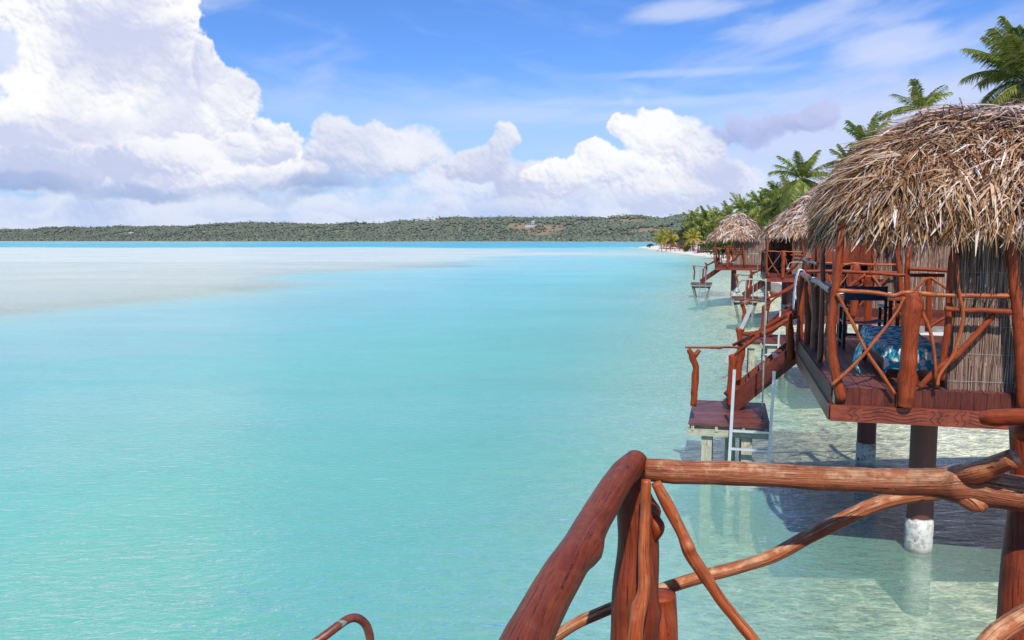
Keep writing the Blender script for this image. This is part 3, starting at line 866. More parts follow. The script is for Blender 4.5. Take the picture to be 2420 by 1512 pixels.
# (part name, points, radii, material, bump) of the log work round the veranda
STICKS = [
    ('corner_post', on2([(490, -20), (478, 100), (465, 300), (438, 470), (412, 700), (420, 900), (442, 1040), (482, 1225)], -0.04), [.040, .042, .042, .044, .046, .050, .056, .062], 'log', .10),
    ('top_rail', on2([(455, 452), (700, 465), (850, 485), (940, 468), (1050, 472), (1200, 485), (1420, 490), (1685, 492)], -0.09), [.026, .024, .022, .024, .030, .025, .026, .028], 'log_thin', .18),
    ('centre_post', on2([(985, 470), (990, 560), (975, 640), (970, 800), (955, 1000), (940, 1200), (928, 1275)], -0.10), [.085, .112, .108, .088, .088, .088, .080], 'log', .07),
    ('cross_brace', on2([(452, 470), (560, 680), (670, 900), (780, 1060), (865, 1185)], -0.12), [.017, .017, .018, .020, .016], 'log_thin', .2),
    ('cross_brace', on2([(930, 500), (880, 600), (770, 750), (640, 910), (520, 1030), (415, 1122)], -0.15), [.014, .015, .016, .017, .019, .020], 'log_thin', .2),
    ('brace', on2([(1005, 490), (1060, 610), (1115, 750), (1142, 900), (1160, 1140)], -0.10), [.020, .018, .018, .018, .018], 'log_thin', .22),
    ('crooked_stick', on2([(1303, 235), (1318, 450), (1347, 640), (1312, 800), (1262, 930), (1180, 1050), (1165, 1125)], -0.14), [.014, .016, .018, .018, .018, .020, .018], 'log_thin', .2),
    ('brace', on2([(1565, 622), (1450, 750), (1310, 895), (1150, 1022), (1035, 1142)], -0.02), [.034, .032, .034, .034, .030], 'log', .12),
    ('post', on2([(1305, 20), (1292, 120), (1262, 260), (1248, 470), (1240, 700), (1217, 850), (1190, 1085)], 0.05), [.035, .034, .036, .036, .038, .036, .042], 'log', .12),
    ('mid_rail', on2([(1218, 578), (1300, 588), (1500, 592), (1742, 607)], -0.10), [.030, .024, .026, .034], 'log', .2),
    ('post', on2([(1640, -160), (1665, -20), (1688, 110), (1706, 380), (1738, 680), (1756, 900), (1778, 1290)], -0.12), [.048, .054, .060, .052, .056, .064, .072], 'log', .10),
    ('eave_beam', on2([(1235, 42), (1400, 48), (1620, 58)], 0.02), [.035, .035, .035], 'log_dark', .1),
    # far side of the veranda
    ('far_rail', on2([(215, 318), (450, 315), (640, 325), (700, 332)], 5.80), [.034, .034, .032, .030], 'log', .15),
    ('far_rail', on2([(690, 326), (860, 340), (1000, 344), (1212, 345)], 5.80), [.028, .030, .030, .030], 'log', .15),
    ('far_post', on2([(668, 345), (672, 460), (668, 735)], 5.80), [.085, .07, .07], 'log', .1),
    ('far_post', on2([(1103, 355), (1104, 470), (1098, 740)], 5.80), [.055, .052, .055], 'log', .1),
    ('far_post', on2([(970, 60), (958, 200), (950, 320), (952, 500), (946, 735)], 5.80), [.045, .048, .050, .05, .05], 'log', .12),
    ('far_brace', on2([(655, 338), (580, 395), (505, 448)], 5.75), .032, 'log', .15),
    ('far_brace', on2([(652, 402), (570, 435), (500, 470)], 5.85), .036, 'log', .15),
    ('far_brace', on2([(690, 400), (715, 345)], 5.80), .03, 'log', .15),
    ('far_brace', on2([(705, 350), (760, 430), (820, 520), (870, 585), (930, 660)], 5.72), .024, 'log_thin', .2),
    ('far_brace', on2([(1092, 362), (1010, 440), (900, 545), (770, 640)], 5.70), .022, 'log_thin', .2),
    ('far_brace', on2([(1120, 362), (1175, 400), (1235, 445)], 5.75), .022, 'log_thin', .2),
    ('far_brace', on2([(1225, 640), (1170, 670), (1110, 712)], 5.75), .03, 'log', .2),
    ('far_mid_rail', on2([(965, 298), (1100, 304), (1248, 312)], 5.70), .034, 'log', .2),
    # lagoon side
    ('side_post', on7([(712, -250, 11.2), (708, 100, 11.2), (702, 500, 11.2), (690, 900, 11.2), (668, 1545, 11.2)]), [.030, .030, .032, .034, .040], 'log_dark', .12),
    ('side_post', on7([(866, -60, 13.9), (866, 300, 13.9), (860, 1000, 13.9)]), .030, 'log_dark', .12),
    ('forked_post', on7([(590, 430, 12.6), (602, 560, 12.6), (604, 900, 12.6), (590, 1200, 12.6), (575, 1620, 12.6)]), [.075, .066, .062, .060, .062], 'log_dark', .12),
    ('post_fork', on7([(600, 520, 12.6), (540, 400, 12.8), (470, 320, 13.1), (410, 285, 13.4)]), [.052, .046, .038, .030], 'log_dark', .15),
    ('post_fork', on7([(600, 480, 12.6), (650, 420, 12.4), (720, 380, 12.2)]), [.045, .038, .03], 'log_dark', .15),
    ('side_post', on7([(408, 300, 14.0), (404, 520, 14.0), (396, 800, 14.0), (378, 1060, 14.0), (362, 1310, 14.0)]), [.050, .055, .052, .055, .050], 'log', .16),
    ('side_post', on7([(478, 400, 13.4), (482, 700, 13.4), (500, 980, 13.4), (476, 1250, 13.4), (458, 1500, 13.4)]), [.050, .050, .056, .050, .052], 'log', .16),
    ('side_rail', on7([(838, 530, 9.75), (760, 490, 10.3), (690, 440, 11.1), (640, 405, 12.0), (560, 385, 12.7), (460, 330, 13.5), (400, 275, 14.3)]), [.050, .042, .040, .038, .034, .036, .040], 'log_dark', .18),
    ('side_stick', on7([(742, 560, 10.6), (762, 640, 10.6), (748, 800, 10.6), (772, 940, 10.6), (735, 1180, 10.6)]), .016, 'log_thin', .2),
    ('side_stick', on7([(790, 560, 10.0), (800, 900, 10.0), (772, 1200, 10.0), (710, 1540, 10.0)]), .013, 'log_thin', .2),
    ('side_stick', on7([(905, 560, 9.7), (820, 900, 9.9), (780, 1300, 9.9), (800, 1560, 9.9)]), .014, 'log_thin', .2),
    ('side_beam', on7([(860, 440, 11.5), (780, 430, 11.9), (700, 385, 12.3)]), .018, 'log_dark', .2),
]

def reed_panel(name, a0, a1, b, z0, z1, root, step=0.011, axis='a', r=0.006, face=-1, wires=True):
    # brushwood tied with wire: a thin backing sheet and many single upright stems
    if axis == 'a': P = lambda a, o, z: Vector((a, b + face * o, z))
    else: P = lambda a, o, z: Vector((b + face * o, a, z))
    bk = MB()
    if axis == 'a': bk.box(a0, a1, min(b, b - face * .02), max(b, b - face * .02), z0, z1)
    else: bk.box(min(b, b - face * .02), max(b, b - face * .02), a0, a1, z0, z1)
    o = bk.build(name, M['reed_back'], root)
    mb = MB()
    a = a0; H = z1 - z0
    while a < a1:
        ln = rnd.uniform(0.12, 0.55) * H
        zs = z0 + rnd.uniform(-0.03, max(0.01, H - ln * .8)); ze = min(z1 + 0.02, zs + ln)
        if rnd.random() < 0.15: zs = z0 - .01; ze = zs + ln
        aa = a + rnd.uniform(-step, step); tl = rnd.gauss(0, 0.022) * (ze - zs) + rnd.gauss(0, .004)
        rr = r * rnd.uniform(0.4, 1.2); of = rnd.uniform(0.001, 0.018)
        p = P(aa, of, zs); q = P(aa + tl, of + rnd.uniform(-.004, .014), ze)
        mid_ = P(aa + tl * .5 + rnd.gauss(0, .004), of + .003, (zs + ze) / 2)
        n0 = len(mb.v)
        for e in (p, mid_, q):
            for (dx, dd) in ((-rr, 0), (0, rr), (rr, 0)):
                w = P(0, 0, 0)
                if axis == 'a': mb.v.append((e.x + dx, e.y + face * dd, e.z))
                else: mb.v.append((e.x + face * dd, e.y + dx, e.z))
        for i in (0, 3):
            mb.face((n0 + i, n0 + i + 1, n0 + i + 4, n0 + i + 3)); mb.face((n0 + i + 1, n0 + i + 2, n0 + i + 5, n0 + i + 4))
        a += step * rnd.uniform(0.02, 0.26)
    mb.build('reed_stems', M['reed'], o)
    if wires:
        w = MB(); z = z0 + 0.10
        while z < z1:
            w.tube([P(a0 + (a1 - a0) * i / 12, 0.024, z + rnd.gauss(0, .006)) for i in range(13)], 0.0022, seg=4, n=1)
            z += 0.305
        w.build('wire', M['wire'], o)
    return o

def sgnpow(c, e): return math.copysign(abs(c) ** e, c)

def thatch_roof(root, a0, a1, b0, b1, ra, rb_, zap, zeave, blades, width, blen, style='dome', n_exp=5.0, pexp=1.25, old=0.25, ridge=True, seed=1, rlen=None, stiff=0.4):
    rs = random.Random(seed)
    ca, cb = (a0 + a1) / 2, (b0 + b1) / 2
    La, Lb = (a1 - a0) / 2, (b1 - b0) / 2
    r0, r1 = ra                                         # ridge runs along a
    def S(phi, t):
        c, s_ = math.cos(phi), math.sin(phi)
        e = 2.0 / (2.0 + (n_exp - 2.0) * t)              # corners sharpen towards the eave
        ex, ey = ca + La * sgnpow(c, e), cb + Lb * sgnpow(s_, e)
        rx = (r0 + r1) / 2 + (r1 - r0) / 2 * max(-1, min(1, c * 1.6))
        x = rx + (ex - rx) * t; y = rb_ + (ey - rb_) * t
        if style == 'dome': h = 0.74 * (1 - math.sqrt(max(0.0, 1 - min(t, 1) ** 2))) + 0.26 * min(t, 1) ** 1.4 if t < 1 else 1.0
        else: h = min(t, 1.0) ** pexp
        if t > 1: h = 1 + (t - 1) * 2.5
        lump = 0.05 * mn.noise(Vector((x * 1.3, y * 1.3, seed)))
        return Vector((x, y, zap - (zap - zeave) * h + lump * min(1, t * 3)))
    # core shell
    core = MB(); NP, NTt = 56, 14
    for j in range(NTt + 1):
        t = 0.02 + 0.965 * (j / NTt) ** 0.8
        for i in range(NP):
            p = S(2 * PI * i / NP, t); core.v.append((p.x, p.y, p.z - 0.07))
    for j in range(NTt):
        for i in range(NP):
            i2 = (i + 1) % NP
            core.face((j * NP + i, j * NP + i2, (j + 1) * NP + i2, (j + 1) * NP + i))
    core.face(tuple(range(NP)))
    # underside, closed a little above the eave
    k0 = len(core.v)
    for i in range(NP):
        p = S(2 * PI * i / NP, 0.90); core.v.append((p.x, p.y, zeave + 0.10))
    for i in range(NP):
        i2 = (i + 1) % NP
        core.face((NTt * NP + i, NTt * NP + i2, k0 + i2, k0 + i))
    core.face(tuple(k0 + i for i in range(NP)))
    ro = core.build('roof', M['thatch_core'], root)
    mb, mo = MB(), MB()
    for q in range(blades):
        phi = rs.uniform(0, 2 * PI); t = math.sqrt(rs.uniform(0.0005, 1.0))
        if rs.random() < 0.25: t = rs.uniform(0.86, 1.0)
        p = S(phi, t); p2 = S(phi, min(t + 0.03, 1.03)); p3 = S(phi + 0.03, t)
        dn = (p2 - p)
        if dn.length < 1e-6: continue
        dn.normalize(); sd = (p3 - p)
        if sd.length < 1e-6: continue
        sd = (sd - dn * sd.dot(dn)).normalized(); nrm = dn.cross(sd)
        if nrm.z < -0.2 or nrm.dot(Vector((p.x - ca, p.y - cb, 1.5))) < 0: nrm = -nrm
        yaw = rs.gauss(0, 0.56 - 0.16 * t)
        if rs.random() < 0.26: yaw = rs.uniform(-1.3, 1.3)
        d = (dn * math.cos(yaw) + sd * math.sin(yaw))
        L = blen * rs.uniform(0.45, 1.35) * (0.62 if t > 0.88 else 1.0)
        w = width * rs.uniform(0.35, 1.15) * (1.9 if rs.random() < .22 else 1)
        lift = rs.uniform(-0.02, 0.05)
        if rs.random() < 0.10 + .2 * stiff: lift += rs.uniform(0.03, 0.12)
        P0_ = p + nrm * rs.uniform(-0.04, 0.03)
        P1_ = P0_ + d * L * 0.5 + nrm * lift
        dr = (0.30 + 0.75 * t * t) * (1 - .72 * stiff)
        dn2 = d * (1 - 0.30 * t * (1 - stiff)) + Vector((0, 0, -dr * 0.5)) + nrm * (rs.uniform(-.12, .18) * (1 - .5 * stiff) + .10 * stiff)
        P2_ = P1_ + dn2.normalized() * L * 0.5
        side = (sd * math.cos(yaw) - dn * math.sin(yaw))
        tw = rs.uniform(-0.6, 0.6)
        side = (side * math.cos(tw) + nrm * math.sin(tw)).normalized()
        tgt = mo if rs.random() < (old if t > 0.35 else 0.85) else mb
        tgt.ribbon([P0_, P1_, P2_], [w * .5, w * .42, w * .06], side)
    mb.build('thatch', M['thatch'], ro); mo.build('weathered_thatch', M['thatch_old'], ro)
    # fringe hanging under the eave
    fr = MB()
    for q in range(blades // 4):
        phi = rs.uniform(0, 2 * PI)
        p = S(phi, rs.uniform(0.93, 1.0)); c = Vector((p.x - ca, p.y - cb, 0)); c.normalize()
        sd = Vector((-c.y, c.x, 0)); L = blen * rs.uniform(0.15, 0.55)
        d = Vector((0, 0, -1)) + c * rs.uniform(-0.25, 0.35) + sd * rs.gauss(0, 0.28)
        d.normalize()
        s2 = (sd * math.cos(1) + c * math.sin(rs.uniform(-1, 1))).normalized()
        w = width * rs.uniform(0.3, 0.95)
        p = p + Vector((0, 0, rs.uniform(-.05, .1)))
        fr.ribbon([p, p + d * L * .5 + c * .03, p + d * L + sd * rs.uniform(-.04, .04)], [w * .5, w * .4, w * .05], s2)
    fr.build('eave_fringe', M['thatch'], ro)
    if ridge:
        rd = MB()
        def frond(A, B, L, n_, droop, side_scale=1.0):
            T_ = (B - A).normalized(); sd = T_.cross(Vector((0, 0, 1))).normalized()
            rd.tube([A, A.lerp(B, .5) + Vector((0, 0, .05)), B], [.018, .016, .007], seg=6, n=5)
            for i in range(n_):
                f = (i + .5) / n_; c = A.lerp(B, f) + Vector((0, 0, .05 * math.sin(f * PI) + .005))
                for sg in (-1, 1):
                    LL = L * (0.55 + 0.6 * math.sin(f * PI)) * rs.uniform(.8, 1.15) * side_scale
                    d = (sd * sg * 1.0 + T_ * 0.75).normalized()
                    e1 = c + d * LL * .5 + Vector((0, 0, -.05 * droop)); e2 = c + d * LL + Vector((0, 0, -.42 * LL * droop)) + Vector((rs.uniform(-.03, .03), rs.uniform(-.03, .03), 0))
                    rd.ribbon([c, e1, e2], [.013, .017, .003], T_)
        L_ = rlen or (r1 - r0 + 2.6)
        for k in range(12):
            y = rb_ + rs.uniform(-.35, .30) + (-0.18 if k == 0 else 0)
            x = (r0 + r1) / 2 - L_ / 2 + rs.uniform(-.5, .7)
            sgn = 1 if k % 3 else -1
            A = Vector((x, y, zap + .05)); B = Vector((x + L_ * rs.uniform(.55, .9), y + rs.uniform(-.3, .3), zap + .05))
            for q in (A, B):
                over_ = max(0, r0 - q.x, q.x - r1)
                q.z = zap + .07 - (zap - zeave) * (1 - math.sqrt(max(0, 1 - min(1, over_ / max(.3, r0 - a0)) ** 2)) if style == 'dome' else (min(1, over_ / max(.3, r0 - a0)) ** pexp))
            if sgn < 0: A, B = B, A
            frond(A, B, .62, 46, 1.0)
        rd.build('ridge_fronds', M['thatch_old'], ro)
    return ro

def bungalow(name, label, loc, rz, A=(0, 7.0), BD=5.9, detail=1.0, sticks=True, roof=None, back_wall=False, reed_step=0.011, jitter=0.0, seed=3, screen_end=None, room=True, piles=((1.27, 1.33), (1.25, 5.45), (5.2, 1.33), (5.2, 5.45)), room_b=None):
    root = empty(name, loc, rz)
    tag(root, label, 'bungalow')
    a0, a1 = A
    # deck planks run away from the viewer
    dk = MB(); a = a0
    while a < a1 - 0.02:
        dk.box(a + .003, min(a + .138, a1), 0.0, BD, DZ - .03, DZ + rnd.uniform(-.0015, .0015)); a += .142
    dk.build('deck', M['deck'], root)
    # joists and edge beams
    ff = MB(); a = a0 + .02
    while a < a1 - .02:
        ff.box(a + .002, min(a + .128, a1), -.022, -.002, DZ - .205, DZ - .005 + rnd.uniform(-.003, .003)); a += .131
    ff.build('fascia_board', M['board'], root)
    fb = MB(); b = 0.0
    while b < BD - .02:
        fb.box(a0 - .024, a0 - .002, b + .002, min(b + .128, BD), DZ - .205, DZ - .005); b += .131
    fb.build('fascia_board', M['board'], root)
    bb = MB(); bb.box(a0 - .02, a1, BD + .002, BD + .03, DZ - .36, DZ - .005); bb.build('fascia_board', M['board'], root)
    bm = MB(); bm.box(a0 - .03, a1, -.085, -.025, DZ - .385, DZ - .198)
    beam_o = bm.build('carved_beam', M['beam'], root)
    if detail >= 1 or name == 'bungalow':
        gv = MB()
        def wav(x0, x1, z, per, amp, ph=0.0):
            n_ = 22
            gv.tube([Vector((x0 + (x1 - x0) * i / n_, -.0855, z + amp * math.sin(2 * PI * (x0 + (x1 - x0) * i / n_) / per + ph))) for i in range(n_ + 1)], .0032, seg=5, n=2)
        def vw(x, ph):
            gv.tube([Vector((x + .022 * math.sin(2 * PI * i / 8 + ph), -.0855, DZ - .365 + .15 * i / 10)) for i in range(11)], .0032, seg=5, n=2)
        x = a0 + .18
        while x < min(a1, 6.5) - .9:
            vw(x, 0); vw(x + .07, 0)
            for j, zz_ in enumerate((-.232, -.272, -.315, -.350)):
                wav(x + .13, x + .80, DZ + zz_, .43, .018, 0.3)
            x += .98
            vw(x - .12, 2.2); vw(x - .05, 2.2); x += .12
        gv.build('carving', M['groove'], beam_o)
    sb = MB(); sb.box(a0 - .05, a0 + .02, -.02, BD, DZ - .385, DZ - .207); sb.build('side_beam', M['log_dark'], root)
    jo = MB()
    for b in (1.33, 3.4, 5.45): jo.box(a0 + .05, a1, b - .06, b + .06, DZ - .26, DZ - .034)
    jo.build('joists', M['board'], root)
    for (pa, pb) in piles:
        if pa > a1: continue
        p = MB(); gz_ = -1.6
        p.tube([(pa, pb, gz_), (pa, pb, 0), (pa, pb, 0.44), (pa, pb, DZ - .26)], .157, seg=24, n=4, caps=True)
        p.tube([(pa, pb, -.05), (pa, pb, .435)], .166, seg=24, n=3)
        p.build('pile', M['pile'], root, smooth=True)
    # log work
    if sticks:
        for (nm, P, r, mt, bp) in STICKS:
            js = Vector((rnd.uniform(-1, 1) * jitter, 0, rnd.uniform(-1, 1) * jitter * .5))
            P2 = [Vector(p) + js * (1 if i in (0, len(P) - 1) else 1.5) for i, p in enumerate(P)]
            far_away = detail < 1
            s = MB(); s.tube(P2, r, seg=12 if not far_away else 7, n=7 if not far_away else 3, bump=bp * 1.1, freq=7,
                             knots=[(rnd.uniform(.15, .85), rnd.uniform(0, 6.3), (r if isinstance(r, float) else min(r)) * rnd.uniform(.15, .55)) for _ in range(3 if len(P) > 3 else 1)])
            s.build(nm, M[mt], root, smooth=True)
    # brushwood walls
    s0 = 1.22
    reed_panel('reed_screen', s0, (screen_end or a1), 0.12, DZ + .01, DZ + 1.95, root, step=reed_step, r=.0048 if detail >= 1 else .009, wires=detail >= 1)
    if room:
        rb2 = room_b or BD
        reed_panel('reed_wall', 0.3, rb2 - .2, 2.75, DZ + .01, DZ + 1.95, root, step=reed_step * 1.6, axis='b', r=.009, wires=False)
        reed_panel('reed_wall', 2.75, a1, rb2 - .12, DZ + .01, DZ + 1.95, root, step=.03, r=.014, wires=False, face=1)
    if back_wall:
        bw = MB(); a = .25
        while a < 2.7:
            bw.box(a, a + .146, BD - .9, BD - .875, DZ + .01, DZ + 1.95); a += .15
        bw.build('board_wall', M['beam'], root)
    if roof: thatch_roof(root, **roof)
    return root

hutA = bungalow('bungalow', 'nearest thatched bungalow on stilts with a carved beam under its deck', OA, TH,
                A=(0, 7.2), roof=dict(a0=-.04, a1=6.4, b0=-.42, b1=2.75, ra=(1.7, 4.6), rb_=1.2, zap=5.55, zeave=4.14, blades=36000, width=.0215, blen=.62, seed=5, old=.14, stiff=1.0), room_b=2.6)
rfB = dict(a0=0, a1=6.4, b0=-.35, b1=3.2, ra=(1.8, 4.6), rb_=1.4, zap=5.7, zeave=4.2, blades=6500, width=.05, blen=.62, seed=8, ridge=False)
hutB = bungalow('bungalow', 'thatched bungalow half hidden behind the veranda of the nearest one', (7.65, 20.5, 0), TH, A=(0, 6.0), detail=.5, roof=rfB, back_wall=True, reed_step=.016, jitter=.02, seed=4)
rfC = dict(a0=-.25, a1=7.4, b0=-.4, b1=6.2, ra=(3.3, 4.3), rb_=2.9, zap=7.3, zeave=4.30, blades=9000, width=.06, blen=.75, seed=12, style='cone', n_exp=3.2, pexp=1.12, ridge=False, old=.5)
hutC = bungalow('bungalow', 'bungalow with a tall steep thatched roof, second from the far end of the row', (12.6, 41.0, 0), TH, A=(0, 6.5), detail=.4, roof=rfC, back_wall=True, reed_step=.03, jitter=.04, seed=9)
rfD = dict(a0=-.45, a1=3.35, b0=-.4, b1=4.6, ra=(1.35, 1.55), rb_=2.1, zap=5.95, zeave=4.22, blades=5500, width=.07, blen=.75, seed=15, style='cone', n_exp=2.4, pexp=1.25, ridge=False, old=.45)
hutD = bungalow('bungalow', 'farthest small bungalow with a pointed round thatched roof', (14.0, 57.0, 0), TH, A=(0, 4.2), BD=4.6, detail=.4, roof=rfD, reed_step=.035, jitter=.04, seed=17, room=False, piles=((1.27, 1.33), (1.25, 4.2), (3.6, 1.33), (3.6, 4.2)))

# ------------------------------------------------------------------ stairs and swim platforms
PZ = 1.0
M['dark_timber'] = wood('dark_timber', (0.15, 0.15, 0.12), (0.24, 0.23, 0.18), (0.05, 0.05, 0.04), rough=0.8, coat=0.0, ustr=30)
def ladder(root, x0, x1, b, ztop=PZ + .92, zbot=-.15, flare=.05, mt='alu'):
    la = MB()
    la.beam((x0, b - .02, zbot), (x0 + flare, b - .02, ztop), .048, .04, up=(0, 1, 0))
    o = la.build('ladder_rail', M[mt], root)
    la = MB(); la.beam((x1, b - .02, zbot), (x1 + flare, b - .02, ztop), .048, .04, up=(0, 1, 0))
    la.build('ladder_rail', M[mt], root)
    z = PZ - .08
    while z > zbot:
        g_ = MB(); f = (z - zbot) / (ztop - zbot) * flare
        g_.beam((x0 + f, b - .02, z), (x1 + f, b - .02, z), .05, .035); g_.build('rung', M[mt if mt == 'alu' else 'steel'], root); z -= .30

def shower(loc, rz, label, h=2.35):
    root = empty('outdoor_shower', loc, rz); tag(root, label, 'shower')
    p = MB(); p.tube([(0, 0, 0), (0, 0, h * .55), (0, 0, h - .06), (-.03, 0, h - .01), (-.10, 0, h + .01), (-.34, 0, h + .01), (-.42, 0, h - .03), (-.46, 0, h - .12)], .014, seg=8, n=4)
    p.build('pipe', M['galv'], root, smooth=True)
    c = MB(); c.tube([(-.46, 0, h - .12), (-.465, 0, h - .15), (-.47, 0, h - .20)], [.015, .03, .07], seg=12, n=2); c.build('shower_head', M['galv'], root, smooth=True)
    v = MB(); v.tube([(0, 0, h * .42), (0, 0, h * .45)], .024, seg=8, n=1); v.tube([(0, -.02, h * .435), (0, -.07, h * .435)], .012, seg=6, n=1); v.build('tap', M['alu'], root)
    return root

def platform(label, hut_loc, rz, a0=-1.77, a1=-.47, b0=3.67, b1=5.72, stair=True, detail=1, style='legs', stair_b=(4.95, 5.70), stair_top=.02, ylads=(-.98, -.60)):
    c, s_ = math.cos(rz), math.sin(rz)
    W_ = lambda a, b: (hut_loc[0] + a * c - b * s_, hut_loc[1] + a * s_ + b * c, 0)
    root = empty('swim_platform', W_(a0, b0), rz)
    tag(root, label, 'swim platform', 'stairs down to swim platforms')
    w, d = a1 - a0, b1 - b0
    dk = MB(); y = 0
    while y < d - .02:
        dk.box(0, w, y + .003, min(y + .136, d), PZ - .03, PZ + rnd.uniform(-.001, .001)); y += .14
    dk.build('deck', M['deck'], root)
    fr = MB()
    fr.box(.02, w - .02, .10, .145, PZ - .19, PZ - .033); fr.box(.02, w - .02, d - .15, d - .105, PZ - .19, PZ - .033)
    for x in (.05, w * .33, w * .66, w - .09): fr.box(x, x + .045, .02, d - .02, PZ - .125, PZ - .034)
    fr.build('frame', M['grey_timber'], root)
    if style == 'legs':
        for (x, y) in ((.30, .17), (.68, .55), (w - .36, .17), (.30, d - .3), (w - .36, d - .3)):
            l = MB(); l.beam((x, y, -1.5), (x, y, PZ - .04), .17, .12, up=(0, 1, 0)); l.build('leg', M['grey_timber'], root)
        l = MB(); l.box(-.02, w + .02, .04, .098, PZ - .215, PZ - .10); l.build('cross_beam', M['grey_timber'], root)
    else:
        for (x, y, dx) in ((.12, .3, .38), (w - .12, .3, -.38), (.12, d - .4, .38), (w - .12, d - .4, -.38)):
            l = MB(); l.beam((x, y, PZ - .05), (x + dx, y, -1.5 * .5), .14, .10, up=(0, 1, 0)); l.build('leg', M['dark_timber'], root)
        l = MB(); l.box(.1, w - .1, .25, .33, PZ - .32, PZ - .20); l.build('cross_beam', M['dark_timber'], root)
    return root, W_

LA = lambda p: Vector(p) - Vector((-1.77, 3.67, 0))      # from the bungalow's frame to its platform's frame
def stairs(root, off, a_top=-.03, a_bot=-1.12, bs=(4.95, 5.70), detail=1):
    ax, bx = off                                          # platform origin in the bungalow's frame
    for k, b in enumerate(bs):
        st = MB(); st.beam((a_top - ax, b - bx, DZ - .27), (a_bot - ax, b - bx, PZ + .05), .05, .30)
        st.build('stringer', M['board'] if k == 0 else M['log_dark'], root)
    for i in range(1, 5):
        f = i / 5
        t_ = MB(); x = a_top - ax + (a_bot - a_top) * f; z = DZ - .12 + (PZ - DZ + .14) * f
        t_.box(x - .14, x + .10, bs[0] - bx + .03, bs[1] - bx - .03, z - .035, z); t_.build('tread', M['deck'], root)

P_STICKS = [
    ('post', on4([(190, 985, 13.55), (200, 850, 13.55), (208, 720, 13.55), (185, 650, 13.55), (182, 612, 13.55)]), [.050, .055, .052, .056, .060], 'log', .16),
    ('post_fork', on4([(186, 640, 13.55), (168, 605, 13.55), (158, 584, 13.55)]), [.045, .038, .030], 'log', .15),
    ('post_fork', on4([(190, 640, 13.55), (215, 612, 13.55), (233, 590, 13.55)]), [.045, .040, .034], 'log', .15),
    ('rail', on4([(135, 571, 13.5), (240, 572, 13.7), (350, 573, 14.0), (430, 570, 14.3), (520, 572, 14.7)]), [.016, .017, .022, .018, .020], 'log_thin', .25),
    ('post', on4([(455, 985, 14.4), (452, 860, 14.4), (462, 740, 14.4), (470, 660, 14.4), (462, 625, 14.4)]), [.060, .055, .062, .075, .06], 'log', .14),
    ('post', on4([(492, 960, 15.0), (505, 760, 15.0), (528, 600, 15.0), (518, 500, 15.0), (512, 440, 15.0)]), [.055, .060, .070, .050, .045], 'log', .14),
    ('post_fork', on4([(516, 480, 15.0), (500, 445, 15.0), (494, 430, 15.0)]), [.03, .025, .018], 'log', .15),
    ('post_fork', on4([(516, 470, 15.0), (530, 440, 15.0)]), [.03, .02], 'log', .15),
    ('stair_rail', on4([(930, 318, 14.3), (865, 340, 14.4), (780, 388, 14.6), (700, 435, 14.75), (640, 470, 14.9), (585, 478, 15.0), (535, 474, 15.1)]), [.042, .048, .040, .040, .045, .040, .038], 'log', .18),
    ('stair_rail', on4([(930, 350, 14.2), (860, 372, 14.3), (760, 430, 14.5), (680, 465, 14.6), (560, 515, 14.8), (472, 555, 15.0)]), [.036, .036, .034, .036, .034, .028], 'log', .18),
    ('stair_rail', on4([(860, 375, 13.9), (760, 440, 14.0), (640, 500, 14.15), (560, 560, 14.25), (468, 638, 14.4)]), [.032, .032, .032, .030, .028], 'log', .18),
    ('stair_post', on4([(870, 330, 14.1), (872, 470, 14.1), (880, 560, 14.1), (874, 668, 14.1)]), [.060, .062, .066, .058], 'log', .14),
]
def plat_sticks(root, off, jitter=0.0, detail=1):
    for (nm, P, r, mt, bp) in P_STICKS:
        js = Vector((rnd.uniform(-1, 1) * jitter, rnd.uniform(-1, 1) * jitter, 0))
        s = MB(); s.tube([Vector(p) - Vector((off[0], off[1], 0)) + js for p in P], r, seg=10 if detail else 7, n=6 if detail else 3, bump=bp, freq=9,
                         knots=[(rnd.uniform(.1, .9), rnd.uniform(0, 6.3), .014) for _ in range(3)])
        s.build(nm, M[mt], root, smooth=True)

pA, WA = platform('red plank swim platform with aluminium ladder at the nearest bungalow', OA, TH)
stairs(pA, (-1.77, 3.67)); plat_sticks(pA, (-1.77, 3.67))
lx0 = loc_y(1721, 1085, 13.3); lx1 = loc_y(1812, 1085, 13.3)
ladder(pA, lx0.x + 1.77, lx1.x + 1.77, -.02, flare=.06)
q = loc_y(*z4(678, 1025), 13.75)
shA = shower(OA + UX * q.x + UY * q.y + Vector((0, 0, PZ)), TH, 'green grey shower pipe standing on the nearest swim platform', 2.33)

pB, WB = platform('swim platform of the half hidden bungalow, a loose grey plank leaning beside it', (7.65, 20.5, 0), TH, a1=-.15)
stairs(pB, (-1.77, 3.67), detail=0); plat_sticks(pB, (-1.77, 3.67), .05, 0)
ladder(pB, .62, 1.02, -.02)
qb = WB(-.02, 4.2)
shower(Vector(qb) + Vector((0, 0, PZ)), TH, 'shower pipe hooked above the second swim platform', 2.33)
pC, WC = platform('weathered swim platform on slanted struts below the tall roofed bungalow', (12.6, 41.0, 0), TH, a0=-1.6, a1=-.25, b0=1.1, b1=3.1, style='struts')
stairs(pC, (-1.6, 1.1), a_bot=-1.0, bs=(2.3, 3.05), a_top=.35, detail=0); plat_sticks(pC, (-1.90, 3.57), .03, 0)
ladder(pC, .62, 1.0, -.02, flare=.05, mt='steel')
pD, WD = platform('farthest swim platform on slanted struts with a railed stair', (14.0, 57.0, 0), TH, a0=-1.65, a1=-.2, b0=-.2, b1=1.8, style='struts')
stairs(pD, (-1.65, -.2), a_bot=-1.0, bs=(1.0, 1.75), a_top=.35, detail=0); plat_sticks(pD, (-1.92, 3.55), .03, 0)
ladder(pD, .60, 1.0, -.02, flare=.05, mt='steel')
